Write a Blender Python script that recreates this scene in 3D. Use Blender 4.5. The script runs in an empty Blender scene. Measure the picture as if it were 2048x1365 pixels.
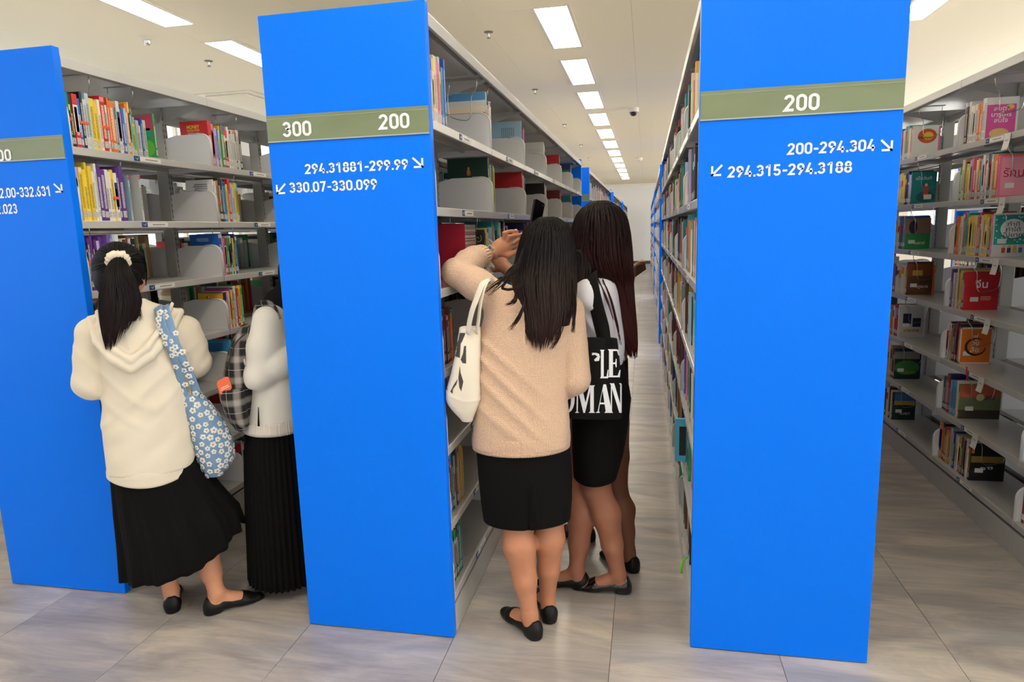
import bpy, bmesh, math, random
import numpy as np
from mathutils import Vector, Matrix
from mathutils.bvhtree import BVHTree
PI = math.pi
S = bpy.context.scene
COL = S.collection

# ------------------------------------------------------------------ camera
CAM = np.array([1.3206, -2.2341, 1.5484]); FPX = 1328.51
YAW, PITCH, ROLL = [math.radians(a) for a in (-11.5403, -9.5604, -1.6562)]
_fw = np.array([math.sin(YAW)*math.cos(PITCH), math.cos(YAW)*math.cos(PITCH), math.sin(PITCH)])
_r0 = np.array([math.cos(YAW), -math.sin(YAW), 0.0]); _u0 = np.cross(_r0, _fw)
_rt = _r0*math.cos(ROLL)+_u0*math.sin(ROLL); _up = -_r0*math.sin(ROLL)+_u0*math.cos(ROLL)
cd = bpy.data.cameras.new('camera'); cd.sensor_width = 36; cd.sensor_fit = 'HORIZONTAL'
cd.lens = 36*FPX/2048; cd.clip_start = 0.05; cd.clip_end = 200
cam = bpy.data.objects.new('camera', cd); COL.objects.link(cam)
cam.matrix_world = Matrix(((_rt[0], _up[0], -_fw[0], CAM[0]), (_rt[1], _up[1], -_fw[1], CAM[1]),
                           (_rt[2], _up[2], -_fw[2], CAM[2]), (0, 0, 0, 1)))
S.camera = cam

def ray(x, y):
    return _fw+_rt*(x-1024)/FPX+_up*(682.5-y)/FPX
def at(x, y, axis, val):
    """the point of the photograph's pixel (x, y) on the plane axis = val"""
    d = ray(x, y); return CAM+d*(val-CAM[axis])/d[axis]

# ------------------------------------------------------------------ exposure, world, lights
S.view_settings.view_transform = 'Standard'; S.view_settings.look = 'None'
S.view_settings.gamma = 1; S.view_settings.use_curve_mapping = False
S.view_settings.exposure = -0.12
wd = bpy.data.worlds.new('world'); S.world = wd; wd.use_nodes = True
wd.node_tree.nodes['Background'].inputs[0].default_value = (0.86, 0.93, 1.0, 1)
wd.node_tree.nodes['Background'].inputs[1].default_value = 1.6
CEIL = 3.2
LAMP = 16.0           # strength of the ceiling fixtures
def area(name, loc, rot, sx, sy, power, col):
    l = bpy.data.lights.new(name, 'AREA'); l.shape = 'RECTANGLE'; l.size = sx; l.size_y = sy
    l.energy = power; l.color = col
    o = bpy.data.objects.new(name, l); COL.objects.link(o); o.location = loc; o.rotation_euler = rot
    return o
# daylight of the window wall behind the photographer
for i, x in enumerate((-3.1, 0.1, 3.3, 6.5)):
    area('window_daylight', (x, -6.25, 1.75), (PI/2, 0, 0), 2.2, 2.3, 7, (0.93, 0.97, 1.0))
# daylight outside the side windows
for x, rz, pw in ((-4.78, -PI/2, 110), (7.78, PI/2, 1350)):
    area('side_daylight', (x, 9.5, 1.9), (PI/2, 0, rz), 29, 2.3, pw, (1.0, 0.995, 0.93))
# the photographer's flash, bounced off the ceiling above the camera
fl_ = bpy.data.lights.new('bounce_flash', 'SPOT'); fl_.energy = 520; fl_.spot_size = 2.3; fl_.spot_blend = 0.9; fl_.shadow_soft_size = 0.12; fl_.color = (1.0, 0.97, 0.93)
fo_ = bpy.data.objects.new('bounce_flash', fl_); COL.objects.link(fo_); fo_.location = (1.35, -2.4, 1.75); fo_.rotation_euler = (PI-0.25, 0, 0)

# ------------------------------------------------------------------ colours and materials
def L(r, g=None, b=None):
    if g is None: r, g, b = r
    f = lambda c: (c/255/12.92) if c/255 <= 0.04045 else ((c/255+0.055)/1.055)**2.4
    return (f(r), f(g), f(b))
MATS = {}
def mat(name, rgb=(200, 200, 200), rough=0.6, metal=0.0, spec=0.5, coat=0.0, emit=None, estr=0.0, sheen=0.0, alpha=None):
    m = bpy.data.materials.new(name); m.use_nodes = True
    b = m.node_tree.nodes['Principled BSDF']
    b.inputs['Base Color'].default_value = (*L(rgb), 1)
    b.inputs['Roughness'].default_value = rough; b.inputs['Metallic'].default_value = metal
    b.inputs['Specular IOR Level'].default_value = spec; b.inputs['Coat Weight'].default_value = coat
    b.inputs['Coat Roughness'].default_value = 0.12
    if sheen: b.inputs['Sheen Weight'].default_value = sheen
    if emit:
        b.inputs['Emission Color'].default_value = (*emit, 1); b.inputs['Emission Strength'].default_value = estr
    MATS[name] = m
    return m
class NT:
    """short hand for a material's node tree"""
    def __init__(s, m): s.t = m.node_tree; s.b = s.t.nodes['Principled BSDF']
    def n(s, typ, **kw):
        o = s.t.nodes.new('ShaderNode'+typ)
        for k, v in kw.items():
            if k in o.inputs: o.inputs[k].default_value = v
            else: setattr(o, k, v)
        return o
    def l(s, a, b): s.t.links.new(a, b)
    def coords(s, scale=(1, 1, 1), rot=(0, 0, 0), which='Object'):
        c = s.n('TexCoord'); m = s.n('Mapping'); m.inputs['Scale'].default_value = scale; m.inputs['Rotation'].default_value = rot
        s.l(c.outputs[which], m.inputs['Vector']); return m.outputs['Vector']
    def noise(s, vec, scale, detail=3, rough=0.5, dist=0.0):
        o = s.n('TexNoise'); o.inputs['Scale'].default_value = scale; o.inputs['Detail'].default_value = detail
        o.inputs['Roughness'].default_value = rough; o.inputs['Distortion'].default_value = dist
        s.l(vec, o.inputs['Vector']); return o.outputs['Fac']
    def ramp(s, fac, stops):
        o = s.n('ValToRGB'); e = o.color_ramp.elements
        while len(e) < len(stops): e.new(0.5)
        for i, (p, c) in enumerate(stops): e[i].position = p; e[i].color = (*c, 1)
        s.l(fac, o.inputs['Fac']); return o.outputs['Color']
    def mix(s, fac, a, b, mode='MIX'):
        o = s.n('Mix'); o.data_type = 'RGBA'; o.blend_type = mode
        for sock, v in ((o.inputs[0], fac), (o.inputs[6], a), (o.inputs[7], b)):
            if hasattr(v, 'links') or hasattr(v, 'is_linked'): s.l(v, sock)
            elif isinstance(v, (int, float)): sock.default_value = v
            else: sock.default_value = (*v, 1)
        return o.outputs[2]
    def math(s, op, a, b=0.0):
        o = s.n('Math'); o.operation = op
        for sock, v in ((o.inputs[0], a), (o.inputs[1], b)):
            if isinstance(v, (int, float)): sock.default_value = v
            else: s.l(v, sock)
        return o.outputs[0]
    def bump(s, h, strength=0.3, dist=0.01):
        o = s.n('Bump'); o.inputs['Strength'].default_value = strength; o.inputs['Distance'].default_value = dist
        s.l(h, o.inputs['Height']); s.l(o.outputs['Normal'], s.b.inputs['Normal'])
    def base(s, c): s.l(c, s.b.inputs['Base Color'])

# floor vinyl: grey planks with pale and bluish drifts running across the aisle
m = mat('floor_vinyl', (168, 163, 158), 0.34, spec=0.5); t = NT(m)
geo = t.n('NewGeometry'); inf = t.n('ObjectInfo')
off = t.n('VectorMath'); off.operation = 'MULTIPLY_ADD'
cmb = t.n('CombineXYZ'); t.l(inf.outputs['Random'], cmb.inputs[1]); t.l(inf.outputs['Random'], cmb.inputs[0])
t.l(cmb.outputs[0], off.inputs[0]); off.inputs[1].default_value = (31, 17, 0); t.l(geo.outputs['Position'], off.inputs[2])
mp = t.n('Mapping'); mp.inputs['Scale'].default_value = (0.9, 3.6, 1); t.l(off.outputs[0], mp.inputs['Vector'])
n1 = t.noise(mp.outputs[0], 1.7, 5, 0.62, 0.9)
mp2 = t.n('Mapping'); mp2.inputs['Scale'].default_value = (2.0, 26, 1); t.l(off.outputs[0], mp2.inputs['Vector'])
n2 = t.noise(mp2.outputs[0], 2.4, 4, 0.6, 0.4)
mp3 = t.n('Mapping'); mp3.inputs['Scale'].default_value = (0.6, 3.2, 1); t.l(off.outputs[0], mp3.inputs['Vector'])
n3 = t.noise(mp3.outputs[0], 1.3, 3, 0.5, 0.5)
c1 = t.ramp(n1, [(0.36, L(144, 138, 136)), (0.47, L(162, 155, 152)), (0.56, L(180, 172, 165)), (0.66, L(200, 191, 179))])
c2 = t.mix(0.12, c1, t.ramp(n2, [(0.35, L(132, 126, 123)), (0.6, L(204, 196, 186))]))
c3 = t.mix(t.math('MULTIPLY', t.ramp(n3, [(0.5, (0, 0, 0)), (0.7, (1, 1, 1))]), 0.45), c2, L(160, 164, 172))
t.base(c3)
t.l(t.math('MULTIPLY_ADD', n2, 0.14), t.b.inputs['Roughness'])
t.b.inputs['Roughness'].links[0].from_node.inputs[2].default_value = 0.24
t.bump(n2, 0.06, 0.002)

m = mat('ceiling_board', (246, 236, 213), 0.9, spec=0.2); t = NT(m)
n1 = t.noise(t.coords((1, 1, 1)), 55, 3); t.bump(n1, 0.12, 0.004)
m = mat('wall_paint', (238, 236, 231), 0.7, spec=0.3)
mat('baseboard_vinyl', (70, 66, 62), 0.6)
mat('joint_dark', (72, 68, 64), 0.9)
mat('concrete_ledge', (196, 190, 180), 0.8)
# glossy blue laminate of the end panels
m = mat('blue_laminate', (0, 116, 248), 0.36, spec=0.16); t = NT(m)
n1 = t.noise(t.coords((1, 1, 0.45)), 2.2, 2, 0.5, 0.3)
t.l(t.math('MULTIPLY_ADD', n1, 0.16), t.b.inputs['Roughness'])
t.b.inputs['Roughness'].links[0].from_node.inputs[2].default_value = 0.27
t.bump(n1, 0.05, 0.02)
mat('blue_edge', (0, 113, 244), 0.35)
m = mat('sign_green', (112, 124, 92), 0.28, spec=0.5, coat=0.4); t = NT(m)
n1 = t.noise(t.coords((1, 1, 3)), 5, 2); t.base(t.mix(n1, L(104, 116, 84), L(122, 134, 103)))
mat('sign_acrylic', (168, 178, 160), 0.2)
mat('lettering_white', (240, 243, 248), 0.5)
# shelving
m = mat('shelf_metal', (188, 187, 185), 0.22, spec=0.6); t = NT(m)
n1 = t.noise(t.coords(), 400, 2); t.bump(n1, 0.03, 0.001)
mat('shelf_edge', (212, 210, 207), 0.35); mat('bracket_flashlit', (224, 224, 226), 0.3)  # bracket plates: paler copy of the shelf metal, flash light put into the colour
m = mat('upright_metal', (178, 177, 173), 0.38)
mat('slot_dark', (46, 44, 42), 0.8)
mat('chrome', (205, 205, 205), 0.18, metal=1.0)
mat('label_blue', (28, 66, 120), 0.5); mat('label_paper', (232, 231, 226), 0.6)
m = mat('tag_paper', (226, 224, 220), 0.7)
# light fixtures and fittings
mat('fixture_white', (232, 224, 208), 0.5)
mat('fixture_glow', (255, 255, 255), 0.5, emit=(1.0, 0.90, 0.74), estr=LAMP)
mat('louver_metal', (230, 226, 214), 0.3)
mat('fitting_white', (226, 220, 208), 0.5); mat('fitting_dark', (40, 38, 36), 0.3)
mat('glass_window', (235, 242, 246), 0.05)
mat('orange_elastic', (232, 92, 40), 0.6)
# printed books: colour, ink colour and ink amount come with the faces
m = mat('book_print', (255, 255, 255), 0.42, spec=0.5); t = NT(m)
a1 = t.n('Attribute'); a1.attribute_name = 'col'; a2 = t.n('Attribute'); a2.attribute_name = 'ink'
uv = t.n('UVMap'); uv.uv_map = 'UVMap'
mp = t.n('Mapping'); mp.inputs['Scale'].default_value = (1, 0.55, 1); t.l(uv.outputs[0], mp.inputs['Vector'])
nn = t.noise(mp.outputs[0], 640, 1, 0.4)
sep = t.n('SeparateXYZ'); t.l(uv.outputs[0], sep.inputs[0])
msk = t.math('GREATER_THAN', nn, 0.515)
t.base(t.mix(t.math('MULTIPLY', msk, a2.outputs['Alpha']), a1.outputs['Color'], a2.outputs['Color']))
m = mat('book_paper', (226, 219, 204), 0.8); t = NT(m)
a1 = t.n('Attribute'); a1.attribute_name = 'col'
n1 = t.noise(t.coords((3, 900, 3)), 1.0, 1); t.base(t.mix(t.math('MULTIPLY', n1, 0.35), L(232, 226, 212), L(176, 166, 148)))
mat('book_far', (255, 255, 255), 0.5); t = NT(MATS['book_far'])
a1 = t.n('Attribute'); a1.attribute_name = 'col'; t.base(a1.outputs['Color'])
mat('ink_black', (28, 26, 26), 0.6); mat('ink_white', (244, 244, 242), 0.6); mat('ink_red', (196, 30, 40), 0.6); mat('ink_yellow', (246, 214, 40), 0.6)
mat('ink_green', (90, 140, 40), 0.6); mat('ink_lime', (150, 176, 60), 0.6); mat('ink_orange', (206, 104, 48), 0.6)
mat('ink_grey', (120, 120, 124), 0.6)
# ------------------------------------------------------------------ mesh building
class MB:
    """collects faces and builds them as ONE mesh object, vertices in world (or local) coordinates"""
    def __init__(s): s.v = []; s.f = []; s.c = []; s.k = []; s.uv = []; s.m = []; s.sm = []
    def face(s, pts, m=0, col=(1, 1, 1), ink=(0, 0, 0, 0), uv=None, smooth=False):
        i = len(s.v); s.v += [tuple(p) for p in pts]; s.f.append(tuple(range(i, i+len(pts))))
        s.c.append(col); s.k.append(ink); s.uv.append(uv); s.m.append(m); s.sm.append(smooth)
    def mesh(s, vs, fs, m=0, col=(1, 1, 1), smooth=False):
        i = len(s.v); s.v += [tuple(p) for p in vs]
        for f in fs:
            s.f.append(tuple(i+j for j in f)); s.c.append(col); s.k.append((0, 0, 0, 0)); s.uv.append(None); s.m.append(m); s.sm.append(smooth)
    def box(s, lo, hi, m=0, col=(1, 1, 1)):
        x0, y0, z0 = lo; x1, y1, z1 = hi
        v = [(x0, y0, z0), (x1, y0, z0), (x1, y1, z0), (x0, y1, z0), (x0, y0, z1), (x1, y0, z1), (x1, y1, z1), (x0, y1, z1)]
        s.mesh(v, [(0, 3, 2, 1), (4, 5, 6, 7), (0, 1, 5, 4), (1, 2, 6, 5), (2, 3, 7, 6), (3, 0, 4, 7)], m, col)
    def bbox(s, lo, hi, b=0.003, m=0):
        """a box with chamfered edges"""
        bm = bmesh.new(); bmesh.ops.create_cube(bm, size=1)
        for v in bm.verts: v.co = Vector([lo[i]+(v.co[i]+0.5)*(hi[i]-lo[i]) for i in range(3)])
        bmesh.ops.bevel(bm, geom=list(bm.edges), offset=b, segments=2, profile=0.5, affect='EDGES')
        bm.verts.index_update(); s.mesh([v.co[:] for v in bm.verts], [[v.index for v in f.verts] for f in bm.faces], m, smooth=False); bm.free()
    def prism(s, prof, axis, a, b, m=0):
        """a closed 2D outline pushed along an axis; outline coordinates are the other two axes in order"""
        def P(p, w):
            q = [p[0], p[1]]; q.insert(axis, w); return tuple(q)
        n = len(prof); v = [P(p, a) for p in prof]+[P(p, b) for p in prof]
        f = [tuple(range(n))[::-1], tuple(range(n, 2*n))]+[(i, (i+1) % n, n+(i+1) % n, n+i) for i in range(n)]
        if axis == 1: f = [tuple(reversed(q)) for q in f]
        s.mesh(v, f, m)
    def tube(s, pts, r, n=6, m=0, caps=True, smooth=True, flat=None):
        pts = [np.array(p, float) for p in pts]; k = len(pts); rr = r if hasattr(r, '__len__') else [r]*k
        vs = []; up = None
        for i, p in enumerate(pts):
            tg = pts[min(i+1, k-1)]-pts[max(i-1, 0)]; tg /= np.linalg.norm(tg)+1e-9
            if up is None:
                up = np.array(flat if flat is not None else ((0, 0, 1) if abs(tg[2]) < 0.9 else (1, 0, 0)), float)
            u = up-tg*(up@tg); u /= np.linalg.norm(u)+1e-9; w = np.cross(tg, u); up = u
            q = rr[i] if hasattr(rr[i], '__len__') else (rr[i], rr[i])
            for j in range(n):
                a = 2*PI*j/n; vs.append(p+u*q[0]*math.cos(a)+w*q[1]*math.sin(a))
        fs = [(i*n+j, i*n+(j+1) % n, (i+1)*n+(j+1) % n, (i+1)*n+j) for i in range(k-1) for j in range(n)]
        if caps: fs += [tuple(range(n))[::-1], tuple((k-1)*n+j for j in range(n))]
        s.mesh(vs, fs, m, smooth=smooth)
    def lathe(s, prof, c, n=20, m=0, smooth=True):
        vs = [(c[0]+r*math.cos(2*PI*j/n), c[1]+r*math.sin(2*PI*j/n), c[2]+z) for r, z in prof for j in range(n)]
        fs = [(i*n+j, i*n+(j+1) % n, (i+1)*n+(j+1) % n, (i+1)*n+j) for i in range(len(prof)-1) for j in range(n)]
        s.mesh(vs, fs, m, smooth=smooth)
    def data(s, name, mats):
        me = bpy.data.meshes.new(name); me.from_pydata(s.v, [], s.f)
        for q in (mats if isinstance(mats, (list, tuple)) else [mats]): me.materials.append(MATS[q])
        me.polygons.foreach_set('material_index', s.m); me.polygons.foreach_set('use_smooth', s.sm)
        if any(c != (1, 1, 1) for c in s.c):
            la = me.color_attributes.new('col', 'FLOAT_COLOR', 'CORNER'); lb = me.color_attributes.new('ink', 'FLOAT_COLOR', 'CORNER')
            A = []; B = []
            for f, c, k in zip(s.f, s.c, s.k):
                A += [*c, 1.0]*len(f); B += list(k)*len(f)
            la.data.foreach_set('color', A); lb.data.foreach_set('color', B)
            if any(u for u in s.uv):
                ul = me.uv_layers.new(name='UVMap'); U = []
                for f, u in zip(s.f, s.uv): U += [x for p in (u or [(0, 0)]*len(f)) for x in p]
                ul.data.foreach_set('uv', U)
        me.update(); return me
    def build(s, name, mats, parent=None, local=False):
        return link(bpy.data.objects.new(name, s.data(name, mats)), parent, local)
def link(o, parent=None, local=False):
    COL.objects.link(o)
    if parent is not None:
        o.parent = parent
        if parent.parent is None and not local: o.matrix_parent_inverse = Matrix.Translation(-parent.location)
    return o
def tag(o, label, cat, group=None):
    o['label'] = label; o['category'] = cat
    if group: o['group'] = group
    return o
def thing(name, loc, label, cat, group=None):
    o = bpy.data.objects.new(name, None); o.empty_display_size = 0.1; COL.objects.link(o); o.location = loc
    return tag(o, label, cat, group)
def struct(o): o['kind'] = 'structure'; return o
def npmesh(name, V, F, mats, parent=None, smooth=True):
    me = bpy.data.meshes.new(name); n = len(F)
    me.vertices.add(len(V)); me.vertices.foreach_set('co', np.ascontiguousarray(V, np.float32).ravel())
    me.loops.add(F.size); me.loops.foreach_set('vertex_index', np.ascontiguousarray(F, np.int32).ravel())
    me.polygons.add(n); me.polygons.foreach_set('loop_start', np.arange(n, dtype=np.int32)*F.shape[1])
    me.polygons.foreach_set('use_smooth', np.full(n, smooth))
    for q in (mats if isinstance(mats, (list, tuple)) else [mats]): me.materials.append(MATS[q])
    me.update(calc_edges=True); me.validate()
    return link(bpy.data.objects.new(name, me), parent)
ORD = ['first', 'second', 'third', 'fourth', 'fifth', 'sixth', 'seventh', 'eighth', 'ninth', 'tenth', 'eleventh', 'twelfth', 'thirteenth',
       'fourteenth', 'fifteenth', 'sixteenth', 'seventeenth', 'eighteenth', 'nineteenth', 'twentieth', 'twenty-first', 'twenty-second', 'twenty-third', 'twenty-fourth',
       'twenty-fifth', 'twenty-sixth', 'twenty-seventh', 'twenty-eighth', 'twenty-ninth', 'thirtieth']

# writing: strokes for the sign numerals, font curves for the rest
def _arc(cx, cy, rx, ry, a0, a1, n=14):
    return [(cx+rx*math.cos(math.radians(a0+(a1-a0)*i/n)), cy+ry*math.sin(math.radians(a0+(a1-a0)*i/n))) for i in range(n+1)]
T_ = 0.17
GLY = {
 '0': ([[*_arc(.29, .70, .21, .215, 180, 0), *_arc(.29, .30, .21, .215, 0, -180)]], True),
 '1': ([[(.06, .72), (.32, .93)], [(.34, 1.0), (.34, 0)]], False),
 '2': ([[*_arc(.28, .70, .20, .215, 172, -28), (.08, .085), (.53, .085)]], False),
 '3': ([[*_arc(.27, .72, .19, .195, 165, -90), *_arc(.27, .30, .21, .215, 90, -165)]], False),
 '4': ([[(.34, 1.0), (.09, .28), (.56, .28)], [(.42, .52), (.42, 0)]], False),
 '5': ([[(.50, .915), (.12, .915), (.10, .52), *_arc(.27, .31, .21, .225, 110, -160)]], False),
 '6': ([[(.40, 1.0), (.12, .46), *_arc(.29, .30, .205, .215, 150, 510, 22)]], False),
 '7': ([[(.03, .915), (.47, .915), (.20, 0)]], False),
 '8': ([[*_arc(.29, .74, .175, .18, -90, 270, 22)], [*_arc(.29, .30, .21, .215, 90, 450, 22)]], False),
 '9': ([[(.18, 0.0), (.46, .54), *_arc(.29, .70, .205, .215, -30, 330, 22)]], False),
 '.': ([[(.12, 0), (.12, .18)]], False), '-': ([[(.04, .42), (.40, .42)]], False)}
ADV = {'.': .27, '-': .47}
def strip(mb, pts, w, closed, P):
    pts = [np.array(p) for p in pts]; n = len(pts); Lf = []; Rt = []
    for i in range(n):
        a = pts[(i-1) % n] if (closed or i > 0) else None; b = pts[(i+1) % n] if (closed or i < n-1) else None
        d1 = (pts[i]-a) if a is not None else None; d2 = (b-pts[i]) if b is not None else None
        if d1 is not None: d1 = d1/(np.linalg.norm(d1)+1e-9)
        if d2 is not None: d2 = d2/(np.linalg.norm(d2)+1e-9)
        if d1 is None: d1 = d2
        if d2 is None: d2 = d1
        nn = np.array([-(d1+d2)[1], (d1+d2)[0]]); nn /= np.linalg.norm(nn)+1e-9
        k = max(0.45, nn@np.array([-d1[1], d1[0]])); Lf.append(pts[i]+nn*w/2/k); Rt.append(pts[i]-nn*w/2/k)
    for i in range(n if closed else n-1):
        j = (i+1) % n; mb.face([P(Rt[i]), P(Rt[j]), P(Lf[j]), P(Lf[i])])
def sign_text(mb, s, O, U, V):
    """numerals from lower-left corner O; U spans the whole width, V the height"""
    tot = sum(ADV.get(c, .66) for c in s)-0.08; x = 0
    for c in s:
        g, cl = GLY[c]
        for st in g: strip(mb, st, T_, cl, lambda p, x=x: O+U*((x+p[0]-0.02)/tot)+V*p[1])
        x += ADV.get(c, .66)
def arrow(mb, O, U, V, flip):
    q = (lambda x, y: O+U*((1-x) if flip else x)+V*y)
    for st in ([(0.05, .95), (.86, .14)], [(.91, 1.0-.12), (.91, 0)], [(.12, .09), (1.0, .09)]): strip(mb, st, .18, False, lambda p: q(*p))
def text_mesh(body, bold=0.0):
    c = bpy.data.curves.new('text', 'FONT'); c.body = body; c.align_x = 'CENTER'; c.align_y = 'CENTER'; c.offset = bold; c.resolution_u = 3
    o = bpy.data.objects.new('text', c); COL.objects.link(o); dg = bpy.context.evaluated_depsgraph_get(); dg.update()
    me = bpy.data.meshes.new_from_object(o.evaluated_get(dg)); bpy.data.objects.remove(o); bpy.data.curves.remove(c)
    return me
def text_obj(name, body, center, U, V, w=None, h=None, m='ink_black', parent=None, bold=0.0, local=False):
    """flat lettering centred at a point, U to its right, V up (unit vectors), fitted to w and/or h metres"""
    me = text_mesh(body, bold); me.materials.clear(); me.materials.append(MATS[m]); me.name = name
    n = len(me.vertices); co = np.zeros(n*3); me.vertices.foreach_get('co', co); co = co.reshape(-1, 3)
    lo, hi = co.min(0), co.max(0); ext = np.maximum(hi-lo, 1e-6); sx = (w/ext[0]) if w else None; sy = (h/ext[1]) if h else None
    sx = sx or sy; sy = sy or sx; c = (lo+hi)/2
    W = np.array(center)+np.outer((co[:, 0]-c[0])*sx, U)+np.outer((co[:, 1]-c[1])*sy, V)
    me.vertices.foreach_set('co', W.ravel()); me.update()
    return link(bpy.data.objects.new(name, me), parent, local)

mat('steel_dull', (206, 206, 202), 0.32, metal=0.55); mat('sprinkler_grey', (120, 112, 100), 0.5)
# ------------------------------------------------------------------ the room
XL, XR, YB, YF_ = -4.6, 7.6, -6.0, 25.6
mb = MB(); mb.box((XL, YB, -0.06), (XR, YF_, -0.0035)); floor = struct(mb.build('floor', 'joint_dark'))
k0 = int(math.floor(XL/0.6)); 
for k in range(k0, int(XR/0.6)+1):
    if -3.1 < k*0.6 < 5.3: segs = [(-2.4, 1.2), (1.2, 4.8), (4.8, 8.4), (8.4, 16.8), (16.8, YF_)]
    else: segs = []
    for a, b in segs:
        mb = MB(); mb.bbox((k*0.6+0.0009, a+0.0006, -0.0034), (k*0.6+0.5991, b-0.0006, 0.0), 0.0007); mb.build('floor_plank', 'floor_vinyl', floor)
mb = MB()
x0, x1 = -3.0, 5.4
mb.box((XL, YB, -0.0034), (x0, YF_, 0)); mb.box((x1, YB, -0.0034), (XR, YF_, 0)); mb.box((x0, YB, -0.0034), (x1, -2.4, 0))
o = mb.build('floor_field', 'floor_vinyl', floor); o['kind'] = 'structure'
# ceiling boards
mb = MB(); mb.box((XL, YB, CEIL+0.005), (XR, YF_, CEIL+0.08)); ceil = struct(mb.build('ceiling', 'joint_dark'))
for i in range(int(XL/1.2)-1, int(XR/1.2)+1):
    for j in range(-3, 11):
        a, b = max(i*1.2, XL), min((i+1)*1.2, XR); c, d = max(0.72+j*2.4, YB), min(0.72+(j+1)*2.4, YF_)
        if b-a < 0.05 or d-c < 0.05: continue
        mb = MB(); mb.box((a+0.0007, c+0.0007, CEIL), (b-0.0007, d-0.0007, CEIL+0.0045)); mb.build('ceiling_board', 'ceiling_board', ceil)
# walls
mb = MB(); mb.box((XL-0.2, YF_, 0), (XR+0.2, YF_+0.2, CEIL+0.1)); struct(mb.build('wall_far', 'wall_paint'))
mb = MB(); mb.box((XL, YF_-0.012, 0), (XR, YF_, 0.12)); struct(mb.build('baseboard_far', 'baseboard_vinyl'))
mb = MB(); mb.bbox((XL, YF_-0.16, CEIL-0.06), (XR, YF_, CEIL), 0.004); struct(mb.build('trim_1', 'ceiling_board'))
def window_wall(name, axis, pos, a0, a1, openings, sill, head, n0):
    """a wall along an axis with framed glazed openings"""
    def bx(mb, u0, u1, z0, z1, t0, t1, m=0):
        lo = (t0, u0, z0) if axis == 0 else (u0, t0, z0); hi = (t1, u1, z1) if axis == 0 else (u1, t1, z1); mb.box(lo, hi, m)
    s = 1 if pos > 0 else -1; t0, t1 = sorted((pos, pos+0.2*s))
    mb = MB(); bx(mb, a0, a1, 0, sill, t0, t1); bx(mb, a0, a1, head, CEIL+0.1, t0, t1)
    prev = a0
    for (u0, u1) in openings: bx(mb, prev, u0, sill, head, t0, t1); prev = u1
    bx(mb, prev, a1, sill, head, t0, t1); struct(mb.build(name, 'wall_paint'))
    for i, (u0, u1) in enumerate(openings):
        fr = MB(); c0, c1 = sorted((pos+0.06*s, pos+0.11*s)); w = 0.05
        bx(fr, u0, u1, sill, sill+w, c0, c1); bx(fr, u0, u1, head-w, head, c0, c1); bx(fr, u0, u0+w, sill+w, head-w, c0, c1); bx(fr, u1-w, u1, sill+w, head-w, c0, c1)
        um = (u0+u1)/2; bx(fr, um-0.02, um+0.02, sill+w, head-w, c0, c1)
        o = struct(fr.build('window_%d' % (n0+i), 'fixture_white'))
        for q0, q1 in ((u0+w, um-0.02), (um+0.02, u1-w)):
            g = MB(); bx(g, q0, q1, sill+w, head-w, pos+0.083*s if s > 0 else pos-0.087, pos+0.087*s if s > 0 else pos-0.083); g.build('pane', 'window_glass', o)
m = bpy.data.materials.new('window_glass'); m.use_nodes = True; MATS['window_glass'] = m
nt = m.node_tree; nt.nodes.remove(nt.nodes['Principled BSDF']); g = nt.nodes.new('ShaderNodeBsdfGlass'); tr = nt.nodes.new('ShaderNodeBsdfTransparent'); mx = nt.nodes.new('ShaderNodeMixShader')
g.inputs['IOR'].default_value = 1.45; g.inputs['Roughness'].default_value = 0.0
mx.inputs[0].default_value = 0.12; nt.links.new(tr.outputs[0], mx.inputs[1]); nt.links.new(g.outputs[0], mx.inputs[2]); nt.links.new(mx.outputs[0], nt.nodes['Material Output'].inputs[0])
window_wall('wall_left', 0, XL, YB, YF_, [(-4.5+k*3.0, -2.1+k*3.0) for k in range(10)], 0.8, 3.14, 1)
window_wall('wall_right', 0, XR, YB, YF_, [(-4.5+k*3.0, -2.1+k*3.0) for k in range(10)], 0.8, 3.14, 11)
window_wall('wall_back', 1, YB, XL, XR, [(-4.2+k*3.2, -2.0+k*3.2) for k in range(4)], 0.6, 2.9, 21)
# ------------------------------------------------------------------ ceiling fixtures
def fixture_parts(detail):
    W, Ln = 0.30, 1.22; p = []
    f = MB()
    for lo, hi in (((-W/2, 0, -0.006), (-W/2+0.025, Ln, 0.004)), ((W/2-0.025, 0, -0.006), (W/2, Ln, 0.004)),
                   ((-W/2+0.025, 0, -0.006), (W/2-0.025, 0.025, 0.004)), ((-W/2+0.025, Ln-0.025, -0.006), (W/2-0.025, Ln, 0.004))): f.box(lo, hi)
    g = MB(); g.box((-W/2+0.025, 0.025, -0.0035), (W/2-0.025, Ln-0.025, -0.0025))
    return f.data('frame', 'fixture_white'), g.data('diffuser', 'fixture_glow')
FM, GM = fixture_parts(False)
lv = MB(); lv.prism([(-0.125, -0.004), (0.125, -0.004), (0.115, -0.012), (0.06, -0.016), (0, -0.012), (-0.06, -0.016), (-0.115, -0.012)], 1, -0.002, 0.002)
LV = lv.data('louver', 'louver_metal')
def fixture(x, y, label, louvers=0):
    t = thing('ceiling_light', (x, y, CEIL), label, 'ceiling light', 'ceiling lights')
    for n_, me in (('frame', FM), ('diffuser', GM)): link(bpy.data.objects.new(n_, me), t, True)
    for i in range(louvers):
        o = link(bpy.data.objects.new('louver', LV), t, True); o.location = (0, 0.06+(1.22-0.12)*i/(louvers-1), 0)
for i in range(-3, 14):
    y = 3.08+(i-0)*1.655 if i < 12 else 3.08+13.2*1.655 if i == 12 else None
    if y is None or y > 24.4: continue
    pos = 'over the middle aisle, %s ahead of the camera' % ORD[i] if i >= 0 else 'over the middle aisle, %s behind the first visible one' % ORD[-i-1]
    fixture(0.60, y, 'bright oblong ceiling light '+pos)
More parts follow.
